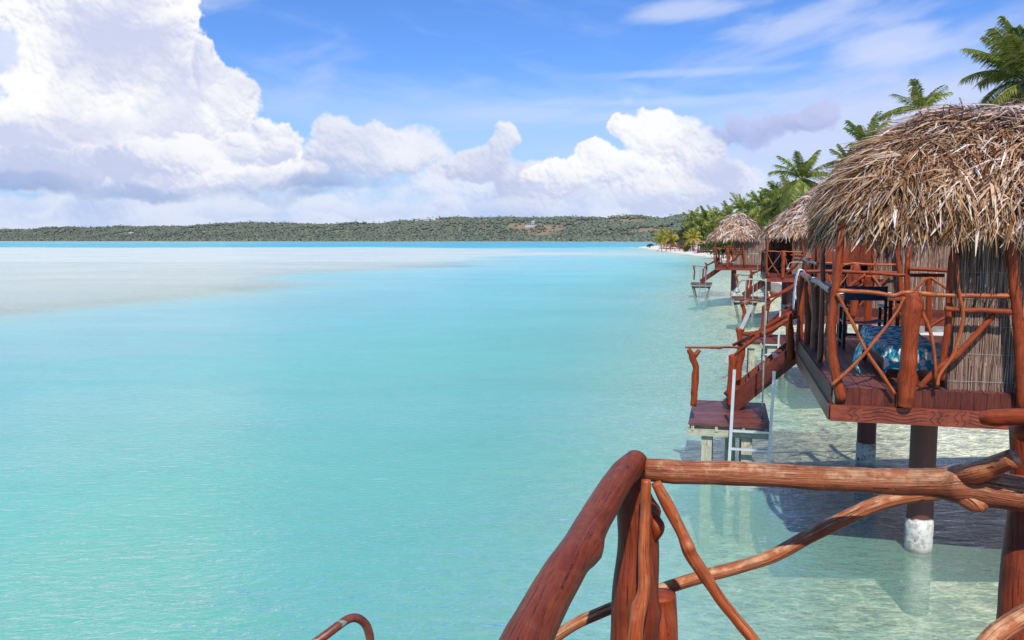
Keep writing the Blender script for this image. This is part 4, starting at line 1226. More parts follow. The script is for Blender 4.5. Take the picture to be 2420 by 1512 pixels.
shower(Vector(WC(-1.6 + 1.25, 1.1 + .5)) + Vector((0, 0, PZ)), TH, 'shower pipe above the swim platform below the tall roof', 2.3)

M['plank'] = simple('grey_plank', (0.33, 0.34, 0.33), .6, .2, 6)
# the grey board that lies slanting in the water by the second platform
lp = MB(); A_1 = pt(1745 + 73, 702 + 32 - 8, 26.0)
P_hi, P_lo = pt(*z4(605, 275), 23.6), pt(*z4(415, 680), 23.2)
lp.beam(P_hi, P_lo, .11, .04, up=(0, -1, .3))
tag(lp.build('loose_plank', M['plank']), 'pale grey plank slanting down into the water in front of the second platform', 'plank')

# ------------------------------------------------------------------ things on the veranda of the nearest bungalow
def dchair(loc, rz, label):
    root = empty('directors_chair', loc, rz); tag(root, label, 'chair', 'dark canvas veranda chairs')
    for x in (-.29, .29):
        for y in (-.24, .22):
            l = MB(); l.box(x - .022, x + .022, y - .022, y + .022, 0, .62 if y > 0 else .64); l.build('leg', M['black_wood'], root)
        a = MB(); a.box(x - .035, x + .035, -.28, .27, .64, .672); a.build('armrest', M['black_wood'], root)
        b = MB(); b.box(x - .02, x + .02, -.26, -.225, .672, .98); b.build('back_post', M['black_wood'], root)
        f = MB(); f.box(x - .018, x + .018, -.22, .20, .07, .115); f.build('foot_rail', M['black_wood'], root)
        s = MB(); s.box(x - .018, x + .018, -.22, .20, .40, .435); s.build('seat_rail', M['black_wood'], root)
    f = MB(); f.box(-.27, .27, -.20, -.17, .20, .235); f.build('stretcher', M['black_wood'], root)
    s = MB()
    for i in range(8):
        x0, x1 = -.27 + .54 * i / 8, -.27 + .54 * (i + 1) / 8
        z0, z1 = [.435 - .045 * (1 - (2 * (k / 8) - 1) ** 2) for k in (i, i + 1)]
        s.quad((x0, -.22, z0), (x1, -.22, z1), (x1, .22, z1), (x0, .22, z0))
    s.build('seat', M['navy'], root)
    b = MB()
    for i in range(8):
        x0, x1 = -.31 + .62 * i / 8, -.31 + .62 * (i + 1) / 8
        y0, y1 = [-.262 - .03 * (1 - (2 * (k / 8) - 1) ** 2) for k in (i, i + 1)]
        b.quad((x0, y0, .76), (x1, y1, .755), (x1, y1 + .01, .975), (x0, y0 + .01, .97))
    b.build('backrest', M['navy'], root)
    return root

def hl(hut, a, b, z=DZ):                     # a spot on a bungalow's deck in world space
    return Vector((hut.location.x, hut.location.y, 0)) + UX * a + UY * b + Vector((0, 0, z))
q = loc_y(2035, 815, 12.9)
c1 = dchair(hl(hutA, q.x, q.y), TH, 'dark navy canvas chair with its back to the viewer on the nearest veranda')
q2 = loc_y(2030, 690, 14.0)
tb = empty('veranda_table', hl(hutA, q2.x + .05, q2.y - .15), TH); tag(tb, 'dark red wooden table with cloths and papers on the nearest veranda', 'table')
t_ = MB(); t_.box(-.55, .55, -.38, .38, .70, .735); t_.build('table_top', M['log_dark'], tb)
for x in (-.48, .48):
    for y in (-.31, .31):
        l = MB(); l.box(x - .03, x + .03, y - .03, y + .03, 0, .70); l.build('leg', M['log_dark'], tb)
def drape(name, label, cat, P, along, mat, group=None):
    # cloth: a cross-section swept sideways with small folds
    mb = MB(); n_ = 10; C = catmull([Vector(p) for p in P], 5); along = Vector(along)
    for i in range(n_ + 1):
        for j, c in enumerate(C):
            f = mn.noise(Vector((i * .7, j * .35, 3.1))) * .018
            mb.v.append(tuple(c + along * (i / n_) + Vector((f, f, f * .5))))
    m_ = len(C)
    for i in range(n_):
        for j in range(m_ - 1):
            mb.face((i * m_ + j, i * m_ + j + 1, (i + 1) * m_ + j + 1, (i + 1) * m_ + j))
    o = mb.build(name, mat, None, True)
    so2 = o.modifiers.new('thick', 'SOLIDIFY'); so2.thickness = .008
    return tag(o, label, cat, group)
def aw(a, b, z): return tuple(hl(hutA, a, b, z))
def qa(zx, zy, y): return pt(*z7(zx, zy), y)
drape('towel', 'long white towel hanging over the far end of the side rail', 'towel',
      [qa(455, 290, 14.15), qa(430, 250, 14.15), qa(390, 238, 14.15), qa(362, 290, 14.15), qa(335, 380, 14.15), qa(318, 520, 14.15), qa(305, 660, 14.15), qa(300, 805, 14.15)], UY * .35, M['white_cloth'])
drape('cloth', 'small white cloth bunched on the side rail beside the long towel', 'cloth',
      [qa(530, 440, 13.0), qa(528, 375, 13.0), qa(560, 348, 12.95), qa(620, 352, 12.8), qa(645, 395, 12.7)], UY * .22, M['white_cloth'])
M['blue_cloth'] = simple('blue_cloth', (0.10, 0.16, 0.50), .8, .3, 20)
t0_ = tb.location
for k, (dx, mt, nm, lb) in enumerate(((-.38, 'white_cloth', 'folded_cloth', 'white crumpled cloth at the left end of the veranda table'), (0.0, 'blue_cloth', 'folded_cloth', 'blue folded cloth in the middle of the veranda table'), (.30, 'white_cloth', 'folded_cloth', 'pale crumpled wrap at the right end of the veranda table'))):
    P = [t0_ + UX * (dx - .13) + Vector((0, 0, .745)), t0_ + UX * (dx - .08) + Vector((0, 0, .80)), t0_ + UX * dx + Vector((0, 0, .785)), t0_ + UX * (dx + .09) + Vector((0, 0, .805)), t0_ + UX * (dx + .15) + Vector((0, 0, .745))]
    drape(nm, lb, 'cloth', P, UY * -.22, M[mt])

# sun lounger with a floral cover
lg = empty('sun_lounger', hl(hutA, 1.02, .75), TH); tag(lg, 'low sun lounger behind the thick centre post of the nearest veranda', 'sun lounger')
f = MB(); f.box(-.34, .34, 0, .05, .22, .28); f.box(-.34, .34, 1.85, 1.9, .22, .28); f.box(-.36, -.31, 0, 1.9, .22, .28); f.box(.31, .36, 0, 1.9, .22, .28); f.build('frame', M['log_dark'], lg)
for x in (-.32, .32):
    for y in (.15, 1.7):
        l = MB(); l.box(x - .03, x + .03, y - .03, y + .03, 0, .22); l.build('leg', M['log_dark'], lg)
mt_ = MB(); mt_.box(-.33, .33, .0, 1.9, .285, .36); mt_.build('mattress', M['white_cloth'], lg)
def hlv(a, b, z): return hl(hutA, a, b, DZ + z)
tw = MB(); NI, NJ = 16, 30
for i in range(NI + 1):
    x = -.37 + .74 * i / NI
    for j in range(NJ + 1):
        s = j / NJ * 2.42
        if s < .26: y, z = -.03 - .01 * math.sin(s * 9), .12 + s
        elif s < 2.05: y, z = s - .29, .385
        else: y, z = 1.78 + (s - 2.05) * .3, .385
        if y > 1.2: z += (y - 1.2) * .12
        if abs(x) > .33: z -= (abs(x) - .33) * 3.0
        z += .02 * mn.noise(Vector((x * 6, s * 6, 0)))
        y += .015 * mn.noise(Vector((x * 9, s * 3, 7)))
        tw.v.append((x, y, z))
for i in range(NI):
    for j in range(NJ):
        tw.face((i * (NJ + 1) + j, (i + 1) * (NJ + 1) + j, (i + 1) * (NJ + 1) + j + 1, i * (NJ + 1) + j + 1))
to = tw.build('beach_towel', M['towel'], None, True); to.location = lg.location; to.rotation_euler = lg.rotation_euler
tag(to, 'turquoise towel printed with pale flowers spread over the low sun lounger', 'towel')
P = [hlv(.62, 1.35, .40), hlv(.50, 1.30, .43), hlv(.40, 1.20, .30), hlv(.36, 1.15, .16), hlv(.38, 1.1, .06)]
drape('beach_towel', 'second flowered towel slipping off the left side of the lounger', 'towel', P, UY * -.42, M['towel'])

for hut, lst in ((hutB, ((.55, 2.2, 0), (1.2, 3.3, .2), (.5, 3.6, 3.0))), (hutC, ((.85, 2.0, .1), (.7, 3.2, 2.9))), (hutD, ((.6, 2.0, .3),))):
    for k, (a, b, r_) in enumerate(lst):
        nm = {id(hutB): 'veranda half hidden behind the nearest bungalow', id(hutC): 'veranda under the tall steep roof', id(hutD): 'veranda of the farthest small bungalow'}[id(hut)]
        wd = ('front', 'back', 'turned')[k]
        dchair(hl(hut, a, b), TH + r_, f'dark canvas chair at the {"railing" if k == 0 else ("middle" if k == 1 else "rear")} of the {nm}')
# ------------------------------------------------------------------ our own deck, with its log railing
own = empty('log_railing', (0.42, 2.85, DZ), 0)
tag(own, 'thick varnished log railing at the corner of the near deck, in the right foreground', 'railing')
OW = Vector(own.location)
def ow(P): return [Vector(p) - OW for p in P]
def fz(pts): return ow([onz(u, v, z) for (u, v, z) in pts])
def fy(pts): return ow([pt(u, v, y) for (u, v, y) in pts])

def logpart(nm, P, r, mt, bp=.08, knots=(), seg=22, n=9, fr=6, parent=own):
    s = MB(); s.tube(P, r, seg=seg, n=n, bump=bp, freq=fr, knots=knots)
    return s.build(nm, M[mt], parent, smooth=True)

# left handrail log, coming towards the viewer
logpart('handrail', fz([(1503, 1092, 3.215), (1470, 1125, 3.21), (1425, 1195, 3.20), (1370, 1290, 3.20), (1316, 1380, 3.20), (1262, 1480, 3.20), (1215, 1580, 3.20), (1120, 1800, 3.20)]),
        [.044, .047, .048, .047, .049, .050, .052, .054], 'log', .05, [(.43, 4.4, .016)])
# right handrail log
logpart('handrail', fz([(1527, 1110, 3.20), (1600, 1114, 3.20), (1760, 1120, 3.20), (1920, 1128, 3.20), (2080, 1136, 3.20), (2200, 1140, 3.20), (2290, 1150, 3.20), (2380, 1162, 3.20), (2560, 1180, 3.20)]),
        [.040, .041, .041, .042, .044, .048, .062, .057, .054], 'log_worn', .10, [(.12, 2.0, .006), (.7, 1.0, .012)])
logpart('branch_stub', fz([(2225, 1128, 3.20), (2300, 1118, 3.26), (2350, 1100, 3.30), (2395, 1082, 3.34)]), [.035, .034, .030, .028], 'log_worn', .1)
logpart('burl', fy([(2262, 1158, 2.64), (2290, 1172, 2.61), (2314, 1188, 2.59), (2328, 1199, 2.585)]), [.034, .041, .036, .018], 'log_worn', .2)
# corner post and its cut-off companion
logpart('post', fy([(1490, 1105, 2.92), (1500, 1190, 2.92), (1508, 1290, 2.92), (1503, 1380, 2.90), (1500, 1480, 2.88), (1500, 1700, 2.84), (1500, 1950, 2.8)]),
        [.050, .066, .075, .082, .086, .090, .095], 'log', .035, [(.20, 4.9, .022), (.62, 5.0, .012)])
logpart('burl', fy([(1545, 1215, 2.88), (1555, 1245, 2.86), (1548, 1275, 2.88)]), [.012, .024, .012], 'log', .1)
logpart('stump', fy([(1562, 1404, 2.95), (1564, 1440, 2.95), (1566, 1560, 2.92), (1568, 1900, 2.90)]), [.054, .056, .060, .062], 'log', .06)
# sticks
logpart('baluster', fy([(1527, 1134, 2.74), (1526, 1200, 2.74), (1521, 1300, 2.72), (1522, 1390, 2.70), (1505, 1470, 2.68), (1495, 1600, 2.66), (1490, 1900, 2.62)]), [.017, .018, .019, .021, .024, .024, .026], 'log_thin', .14, [(.3, 0, .006), (.6, 2, .007)], seg=14)
logpart('brace', fy([(1550, 1140, 2.76), (1578, 1195, 2.75), (1612, 1260, 2.74), (1632, 1310, 2.73), (1668, 1362, 2.72), (1706, 1420, 2.71), (1742, 1465, 2.70), (1795, 1530, 2.68), (1900, 1680, 2.65)]), [.017, .021, .019, .023, .020, .020, .020, .021, .022], 'log_thin', .16, [(.33, 1.0, .012), (.5, 4.0, .008)], seg=14)
logpart('brace', fy([(1200, 1590, 3.0), (1336, 1489, 3.02), (1416, 1449, 3.03), (1548, 1398, 3.03), (1665, 1361, 3.02), (1745, 1340, 3.01), (1825, 1314, 3.0), (1904, 1271, 2.98), (1984, 1231, 2.96), (2064, 1194, 2.94), (2143, 1173, 2.92), (2220, 1165, 2.9)]), [.021, .021, .022, .023, .024, .024, .025, .026, .026, .026, .026, .025], 'log_worn', .08, seg=16)
# right hand post and the logs fixed to it
logpart('post', fy([(2412, 1000, 2.72), (2418, 1100, 2.72), (2422, 1200, 2.72), (2418, 1300, 2.70), (2412, 1400, 2.68), (2408, 1500, 2.66), (2400, 1700, 2.62), (2395, 1900, 2.6)]), [.034, .040, .052, .061, .065, .071, .075, .075], 'log', .06)
logpart('stub_log', fy([(2324, 988, 2.45), (2350, 987, 2.42), (2400, 985, 2.38), (2500, 984, 2.30)]), [.020, .024, .024, .026], 'log', .10)
logpart('stub_log', fy([(2400, 1018, 2.44), (2430, 1024, 2.40), (2500, 1035, 2.35)]), [.020, .03, .03], 'log', .10)
logpart('brace', fy([(2300, 1560, 2.2), (2350, 1505, 2.2), (2390, 1475, 2.2), (2440, 1445, 2.2), (2520, 1400, 2.2)]), [.028, .028, .028, .029, .03], 'log_worn', .08)

# deck the camera stands on
od = empty('viewing_deck', (0, 0, 0), TH); tag(od, 'plank deck carrying the near log railing', 'deck')
dk = MB(); a = -1.6
def own_lim(a): return 2.78
while a < 4.0:
    dk.box(a, a + .138, -3.0, 2.62 if a > 0.05 else 2.62, DZ - .035, DZ); a += .142
dk.build('deck_planks', M['deck'], od)
bm = MB(); bm.box(-1.6, 4.0, 2.63, 2.68, DZ - .26, DZ - .01); bm.build('edge_beam', M['board'], od)
for (x, y) in ((-1.1, 2.2), (1.6, 2.2), (-1.1, -2.2), (1.6, -2.2)):
    p = MB(); p.tube([(x, y, -2.4), (x, y, .44), (x, y, DZ - .04)], .15, seg=18, n=3); p.build('pile', M['pile'], od, smooth=True)

# rusty tube handle of our own bathing ladder
hr = empty('ladder_handle', tuple(pt(850, 1500, 3.9).xy) + (0,), 0); tag(hr, 'rusty bent tube handrail of a bathing ladder poking up at the bottom edge', 'ladder handle')
HO = Vector(hr.location)
P = [pt(640, 1600, 3.7), pt(700, 1550, 3.75), pt(760, 1508, 3.8), pt(800, 1478, 3.85), pt(825, 1462, 3.9), pt(845, 1461, 3.93), pt(862, 1473, 3.95), pt(872, 1495, 3.96), pt(876, 1530, 3.97), pt(878, 1600, 3.98), pt(880, 1800, 4.0)]
tb_ = MB(); tb_.tube([p - HO for p in P], .0215, seg=14, n=6); tb_.build('tube', M['rusty'], hr, smooth=True)

# ------------------------------------------------------------------ palms
def palm_crown(mb, top, L, nf, nl, seed, young=.3, width=.05):
    rs = random.Random(seed)
    for k in range(nf):
        az_ = k / nf * 2 * PI * 2.618 + rs.uniform(-.25, .25)
        tilt = rs.uniform(-0.5, 1.0) if k > nf * young else rs.uniform(.8, 1.5)
        d = Vector((math.cos(az_), math.sin(az_), 0)); Z = Vector((0, 0, 1))
        ll = L * rs.uniform(.8, 1.1)
        P = []; p = Vector(top); ang = tilt
        ns = 9
        for i in range(ns + 1):
            P.append(p.copy()); p = p + (d * math.cos(ang) + Z * math.sin(ang)) * ll / ns
            ang -= (0.09 + 0.05 * i / ns) * rs.uniform(.8, 1.3) * (1.2 if tilt < .8 else .7)
        mb.tube(P, [.035 * L / 3.5] * 5 + [.012] * 5, seg=4, n=1, caps=False)
        sd = d.cross(Z).normalized(); roll = rs.uniform(-.5, .5)
        for i in range(nl):
            f = .12 + .88 * (i + rs.random() * .6) / nl
            x = f * ns; j = min(int(x), ns - 1); c = P[j].lerp(P[j + 1], x - j); t = (P[j + 1] - P[j]).normalized()
            nup = sd.cross(t).normalized()
            if nup.z < 0: nup = -nup
            lw = .27 * L * math.sin(PI * (0.12 + f * .80)) ** .6 * rs.uniform(.8, 1.1)
            for sg in (-1, 1):
                o = (sd * sg * math.cos(.35) + nup * (-.25 + sg * roll * .6)).normalized()
                e = (o * .85 + t * .65).normalized()
                droop = rs.uniform(.15, .55)
                m1_ = c + e * lw * .5; m2_ = c + e * lw + Vector((0, 0, -lw * droop))
                mb.ribbon([c, m1_, m2_], [width * .35, width * .5, width * .08], (t * .8 + nup * .3 * sg).normalized())

def make_palm(name, label, loc, H, L, nf=20, nl=26, seed=1, mat='palm', lean=(0, 0), width=.06, group=None, cat='palm tree', coco=True):
    root = empty(name, loc, 0); tag(root, label, cat, group)
    top = Vector((lean[0], lean[1], H))
    t = MB(); t.tube([(0, 0, -.4), (lean[0] * .15, lean[1] * .15, H * .3), (lean[0] * .5, lean[1] * .5, H * .68), tuple(top)], [.20, .14, .12, .11], seg=9, n=8, bump=.12, freq=3)
    t.build('trunk', M['trunk'], root, True)
    c = MB(); palm_crown(c, top, L, nf, nl, seed, width=width)
    c.build('crown', M[mat], root)
    if coco:
        n_ = MB()
        for i in range(6):
            a = i * 1.05; p = top + Vector((math.cos(a) * .22, math.sin(a) * .22, -.25))
            n_.tube([p + Vector((0, 0, .13)), p, p - Vector((0, 0, .13))], [.05, .13, .05], seg=7, n=2)
        n_.build('coconuts', M['trunk'], root, True)
    return root

def ground_pt(u, y):
    p = pt(u, 600, y); return p.x, y
def settle(u, v, y, zmin=.35):              # step back along the line of sight until there is dry land underfoot
    y0 = y
    while y < 700:
        p = pt(u, v, y)
        if gz(p.x, y) > zmin: break
        y += 4
    return y, y / y0
def palm_at(u, v, y, L, **kw):
    y, k = settle(u, v, y); L *= k
    if 'width' in kw: kw['width'] *= k
    p = pt(u, v, y); z0 = max(0.2, gz(p.x, y))
    lean = kw.pop('lean', (rnd.uniform(-.8, .3), rnd.uniform(-.4, .4)))
    return make_palm('palm_tree', kw.pop('label'), (p.x - lean[0], y - lean[1], z0), p.z - z0, L, lean=lean, **kw)

palm_at(2425, 195, 40, 3.3, nf=32, nl=70, seed=3, width=.055, label='tall palm at the top right corner behind the nearest thatched roof', lean=(-.6, 0))
palm_at(2480, 265, 33, 3.0, nf=18, nl=50, seed=31, width=.055, label='lower palm with drooping yellowed fronds just above the nearest roof', lean=(-.4, 0))
palm_at(2174, 262, 62, 2.7, nf=14, nl=30, seed=4, width=.09, label='palm whose crown peeks over the middle of the nearest roof')
palm_at(2050, 355, 62, 2.7, nf=20, nl=30, seed=5, width=.09, label='palm crown half hidden at the left slope of the nearest roof')
palm_at(1896, 425, 72, 3.1, nf=26, nl=36, seed=6, width=.085, label='full green palm standing clear above the tall thatched roof')
palm_at(1850, 482, 80, 2.8, nf=20, nl=26, seed=7, width=.11, label='palm directly left of and lower than the full green palm')
far = [(1800, 488, 90, 3.2, 'broad palm above the gap between the two far roofs'), (1822, 500, 100, 3.2, 'palm low behind the left slope of the tall thatched roof'),
       (1748, 492, 160, 4.4, 'palm rising right above the peak of the farthest bungalow'), (1773, 498, 170, 4.8, 'palm just right of the peak of the farthest bungalow'),
       (1722, 507, 200, 4.8, 'palm just left of the peak of the farthest bungalow'), (1690, 513, 285, 6.4, 'palm above the left edge of the farthest roof'),
       (1668, 514, 280, 6.0, 'palm second from the left end of the grove behind the beach'), (1640, 520, 295, 6.4, 'palm at the left end of the grove behind the beach'),
       (1655, 535, 275, 5.6, 'short palm under the left end of the grove'), (1684, 538, 265, 5.0, 'short palm beside the beach pavilion'), (1705, 530, 230, 4.6, 'short palm behind the left eave of the farthest bungalow'),
       (1788, 520, 110, 3.2, 'short palm showing between the two far roofs'), (1872, 455, 95, 3.4, 'palm in the second row behind the full green palm'), (1835, 478, 110, 3.6, 'palm in the second row above the tall roof, left'),
       (2005, 385, 70, 2.6, 'small palm at the foot of the left slope of the nearest roof'), (2500, 330, 60, 3.2, 'palm mostly hidden behind the nearest roof')]
for i, (u, v, y, L, lb) in enumerate(far):
    palm_at(u, v + 4, y, L * .82, nf=22, nl=18, seed=40 + i, width=.155 * (y / 110) ** .7, label=lb, coco=False)

def palm_low(u, v, y, L, lb, mat='palm_yellow', nf=20, seed=1):
    y, k = settle(u, v, y); L *= k
    p = pt(u, v, y); z0 = gz(p.x, y)
    return make_palm('young_palm', lb, (p.x, y, z0), max(.5, p.z - z0), L, nf=nf, nl=13, seed=seed, mat=mat, width=.30, cat='young palm', coco=False)
palm_low(1569, 562, 305, 4.3, 'yellow green young palm at the tip of the sand spit', seed=71, nf=26)
palm_low(1582, 560, 306, 3.9, 'yellow young palm just right of the one at the tip of the spit', seed=72)
palm_low(1560, 570, 308, 2.9, 'low yellow palm at the far left edge of the beach plants', seed=73)
palm_low(1590, 571, 300, 2.9, 'small yellow palm beside the little beach deck', seed=74)
palm_low(1640, 562, 262, 3.2, 'yellow young palm left of the beach pavilion', seed=75)
palm_low(1632, 566, 260, 2.8, 'smaller yellow green palm left of the beach pavilion', seed=76)

# ------------------------------------------------------------------ bushes and shrubs
def bush(name, label, loc, size, mat, n_=900, leaf=.25, seed=1, cat='bush', trunk=True, lumps=9):
    root = empty(name, loc, 0); tag(root, label, cat)
    rs = random.Random(seed)
    if trunk:
        t = MB()
        for k in range(4):
            a = rs.uniform(0, 6.28); t.tube([(0, 0, -.3), (math.cos(a) * size[0] * .15, math.sin(a) * size[1] * .15, size[2] * .35), (math.cos(a) * size[0] * .4, math.sin(a) * size[1] * .4, size[2] * .75)], [.03 * size[2] * .5, .02 * size[2] * .5, .01 * size[2] * .5], seg=6, n=3)
        t.build('trunk', M['trunk'], root, True)
    c = MB(); L = []
    for k in range(lumps):
        a = rs.uniform(0, 6.28); r_ = rs.uniform(0, .62)
        L.append((Vector((math.cos(a) * size[0] * r_, math.sin(a) * size[1] * r_, size[2] * rs.uniform(.3, .82))), rs.uniform(.25, .45)))
    for i in range(n_):
        ctr, rr = rs.choice(L)
        d = Vector((rs.gauss(0, 1), rs.gauss(0, 1), rs.gauss(0, 1))).normalized() * rr * rs.uniform(.5, 1.1)
        p = ctr + Vector((d.x * size[0], d.y * size[1], d.z * size[2] * .8))
        if p.z < .05: p.z = .05 + rs.random() * .2
        o = Vector((rs.gauss(0, 1), rs.gauss(0, 1), rs.gauss(0, .6))).normalized(); s2 = o.cross(Vector((rs.random(), rs.random(), 1))).normalized()
        l = leaf * rs.uniform(.5, 1.2)
        c.ribbon([p, p + o * l * .5, p + o * l], [l * .12, l * .25, l * .03], s2)
    c.build('crown', M[mat], root)
    return root

def bush_at(u, v, y, size, **kw):
    y, k = settle(u, v, y, .2); size = tuple(q * k for q in size)
    p = pt(u, v, y); return bush(loc=(p.x, y, gz(p.x, y) - .05), size=size, **kw)
bush_at(1622, 560, 345, (7, 4, 8.6), name='casuarina_tree', label='dark feathery casuarina tree rising behind the beach', mat='leaf', n_=5000, leaf=.9, seed=5, cat='tree', lumps=16)
bush_at(1640, 560, 325, (5.5, 4, 7.5), name='casuarina_tree', label='second dark casuarina tree against the palm grove', mat='leaf', n_=3500, leaf=.9, seed=6, cat='tree', lumps=14)
bush_at(1603, 565, 350, (4.5, 3, 6.0), name='casuarina_tree', label='smaller dark tree at the left of the casuarinas', mat='leaf', n_=2200, leaf=.8, seed=7, cat='tree')
bush_at(1609, 570, 312, (2.6, 1.8, 3.6), name='silver_bush', label='rounded silvery bush in front of the casuarinas', mat='leaf_silver', n_=1500, leaf=.45, seed=8)
bush_at(1624, 575, 262, (1.9, 1.4, 2.0), name='green_bush', label='low bright green bush on the sand beside the small beach deck', mat='leaf_bright', n_=900, leaf=.45, seed=9)
bush_at(1536, 577, 400, (2.2, 1.5, 1.8), name='green_bush', label='tiny bush alone on the tip of the spit', mat='leaf_bright', n_=400, leaf=.5, seed=10)
bush_at(1672, 560, 275, (7, 4, 5.0), name='green_bush', label='wide green shrub mass behind the beach pavilion', mat='leaf', n_=3500, leaf=.8, seed=12, lumps=16)
bush_at(1720, 560, 170, (7, 4, 5.0), name='green_bush', label='green shrubs seen through the veranda of the farthest bungalow', mat='leaf_bright', n_=2500, leaf=.7, seed=13, lumps=16)
bush_at(1800, 560, 120, (6, 3, 4.5), name='green_bush', label='green shrubs behind the gap of the two far bungalows', mat='leaf', n_=2500, leaf=.6, seed=14, lumps=16)
bush_at(1870, 560, 95, (6, 3, 4.5), name='green_bush', label='green shrubs behind the walls of the tall roofed bungalow', mat='leaf', n_=2500, leaf=.5, seed=15, lumps=16)
bush_at(2118, 765, 37, (.9, .7, .8), name='green_bush', label='bright green bush between rocks seen under the second bungalow', mat='leaf_bright', n_=500, leaf=.16, seed=16)
bush_at(2080, 590, 27, (.5, .4, 2.1), name='climbing_shrub', label='sprig of green leaves beside the brushwood wall of the half hidden bungalow', mat='leaf_bright', n_=350, leaf=.16, seed=17)
for i in range(14):
    y = 30 + i * 9; x = np.interp(y, [22, 38, 66, 112, 195], [14, 17, 22, 34, 49]) + rnd.uniform(9, 20)
    bush('green_bush', None, (x, y, gz(x, y) - .1), (rnd.uniform(3, 5), rnd.uniform(2, 4), rnd.uniform(2.5, 4.5)), 'leaf', 900, .5, 100 + i, lumps=12)
for o in [o for o in COL.objects if o.name.startswith('green_bush') and o.parent is None and 'label' not in o]:
    o['label'] = 'green shrub of the hedge along the land behind the bungalows'; o['group'] = 'shrubs along the land behind the bungalows'
for i, (u, v, y, s) in enumerate(((2150, 775, 38, .7), (2175, 778, 37, .5), (2200, 772, 39, .8), (1842, 690, 64, .9), (1826, 680, 70, .7), (2225, 778, 38, .6))):
    p = onz(u, v, .15); y = p.y
    r_ = MB(); V_, F_ = ico(); k0 = rnd.random() * 9
    import bmesh
    bmx = bmesh.new(); bmesh.ops.create_icosphere(bmx, subdivisions=3, radius=1)
    for vt in bmx.verts:
        q = vt.co; f = 1 + .35 * mn.noise(Vector((q.x * 1.4 + k0, q.y * 1.4, q.z * 1.4))) + .12 * mn.noise(Vector((q.x * 5 + k0, q.y * 5, q.z * 5)))
        vt.co = Vector((q.x * f * s * 1.3, q.y * f * s, q.z * f * s * .62))
    me = bpy.data.meshes.new('rock'); bmx.to_mesh(me); bmx.free(); me.materials.append(M['rock'])
    o = bpy.data.objects.new('rock', me); COL.objects.link(o); o.location = (p.x, p.y, .12)
    tag(o, 'grey boulder on the sand seen under the bungalows', 'rock', 'boulders on the shore under the bungalows')

# ------------------------------------------------------------------ beach furniture far off
def rail_deck():
    y = 205; y = 286; p = pt(1563, 596, y); root = empty('beach_deck', (p.x, y, gz(p.x + 3, y)), R(-2)); tag(root, 'small red timber deck with railings at the edge of the beach', 'deck')
    d = MB(); d.box(0, 11.0, 0, 4, .85, 1.0); d.build('deck', M['board'], root)
    for i in range(8):
        l = MB(); l.box(i * 1.5 + .0, i * 1.5 + .24, -.12, .1, -.8, 2.1 if i not in (0,) else 3.0); l.build('post', M['log_dark'], root)
    for z in (1.55, 2.05):
        l = MB(); l.beam((0, -.02, z), (11, -.02, z), .12, .14); l.build('rail', M['log'], root)
    for i in range(4):
        l = MB(); l.beam((i * 2.5 + .2, -.02, 1.1), (i * 2.5 + 2.4, -.02, 2.0), .1, .1); l.build('brace', M['log'], root)
    s = MB()
    for i in range(4): s.box(-.6 - i * .35, -.2 - i * .35, .2, 2.0, .75 - i * .25, .85 - i * .25)
    s.build('steps', M['board'], root)
rail_deck()
def pavilion():
    y = 238; p = pt(1648, 590, y); root = empty('beach_pavilion', (p.x, y, gz(p.x + 3, y)), R(-10)); tag(root, 'open beach pavilion with a flat dark thatched roof', 'pavilion')
    for x in (.3, 2.4, 4.6, 6.8):
        for yy in (.2, 3.8):
            l = MB(); l.tube([(x, yy, 0), (x, yy, 2.55)], .12, seg=7, n=2); l.build('post', M['log_dark'], root)
    f = MB(); f.box(0, 7.2, 0, 4, .05, .45); f.build('floor', M['board'], root)
    l = MB(); l.beam((0, 0, 1.1), (7.2, 0, 1.1), .12, .2); l.build('rail', M['log_dark'], root)
    r_ = MB(); r_.quad((-.6, -.6, 2.5), (7.8, -.6, 2.5), (7.2, 2, 3.3), (0.1, 2, 3.3)); r_.quad((7.8, 4.6, 2.5), (-.6, 4.6, 2.5), (.1, 2, 3.3), (7.2, 2, 3.3)); r_.quad((-.6, 4.6, 2.5), (-.6, -.6, 2.5), (.1, 2, 3.3), (.1, 2, 3.3)); r_.quad((7.8, -.6, 2.5), (7.8, 4.6, 2.5), (7.2, 2, 3.3), (7.2, 2, 3.3))
    ro = r_.build('roof', M['thatch_core'], root)
    th = MB()
    for i in range(1600):
        f, g_ = rnd.random(), rnd.random(); q = Vector((-.6 + 8.4 * f, -.65 + 2.6 * g_, 2.52 + .8 * g_ + .03)); d = Vector((rnd.gauss(0, .2), -.9, -.34)).normalized()
        th.ribbon([q, q + d * .3, q + d * .6], [.05, .05, .01], Vector((1, 0, 0)))
    th.build('thatch', M['thatch'], ro)
    for k, (x, lb) in enumerate(((1.4, 'left'), (3.6, 'middle'), (5.6, 'right'))):
        c = empty('table', root.location + Vector((x * math.cos(R(-10)), x * math.sin(R(-10)) + 1.6, .45)), 0); tag(c, f'{lb} cloth covered table in the open beach pavilion', 'table')
        b_ = MB(); b_.box(-.5, .5, -.4, .4, .70, .75); b_.build('table_top', M['white_cloth' if k else 'navy'], c)
        b_ = MB(); b_.tube([(0, 0, 0), (0, 0, .7)], .08, seg=7, n=1); b_.build('leg', M['black_wood'], c)
pavilion()
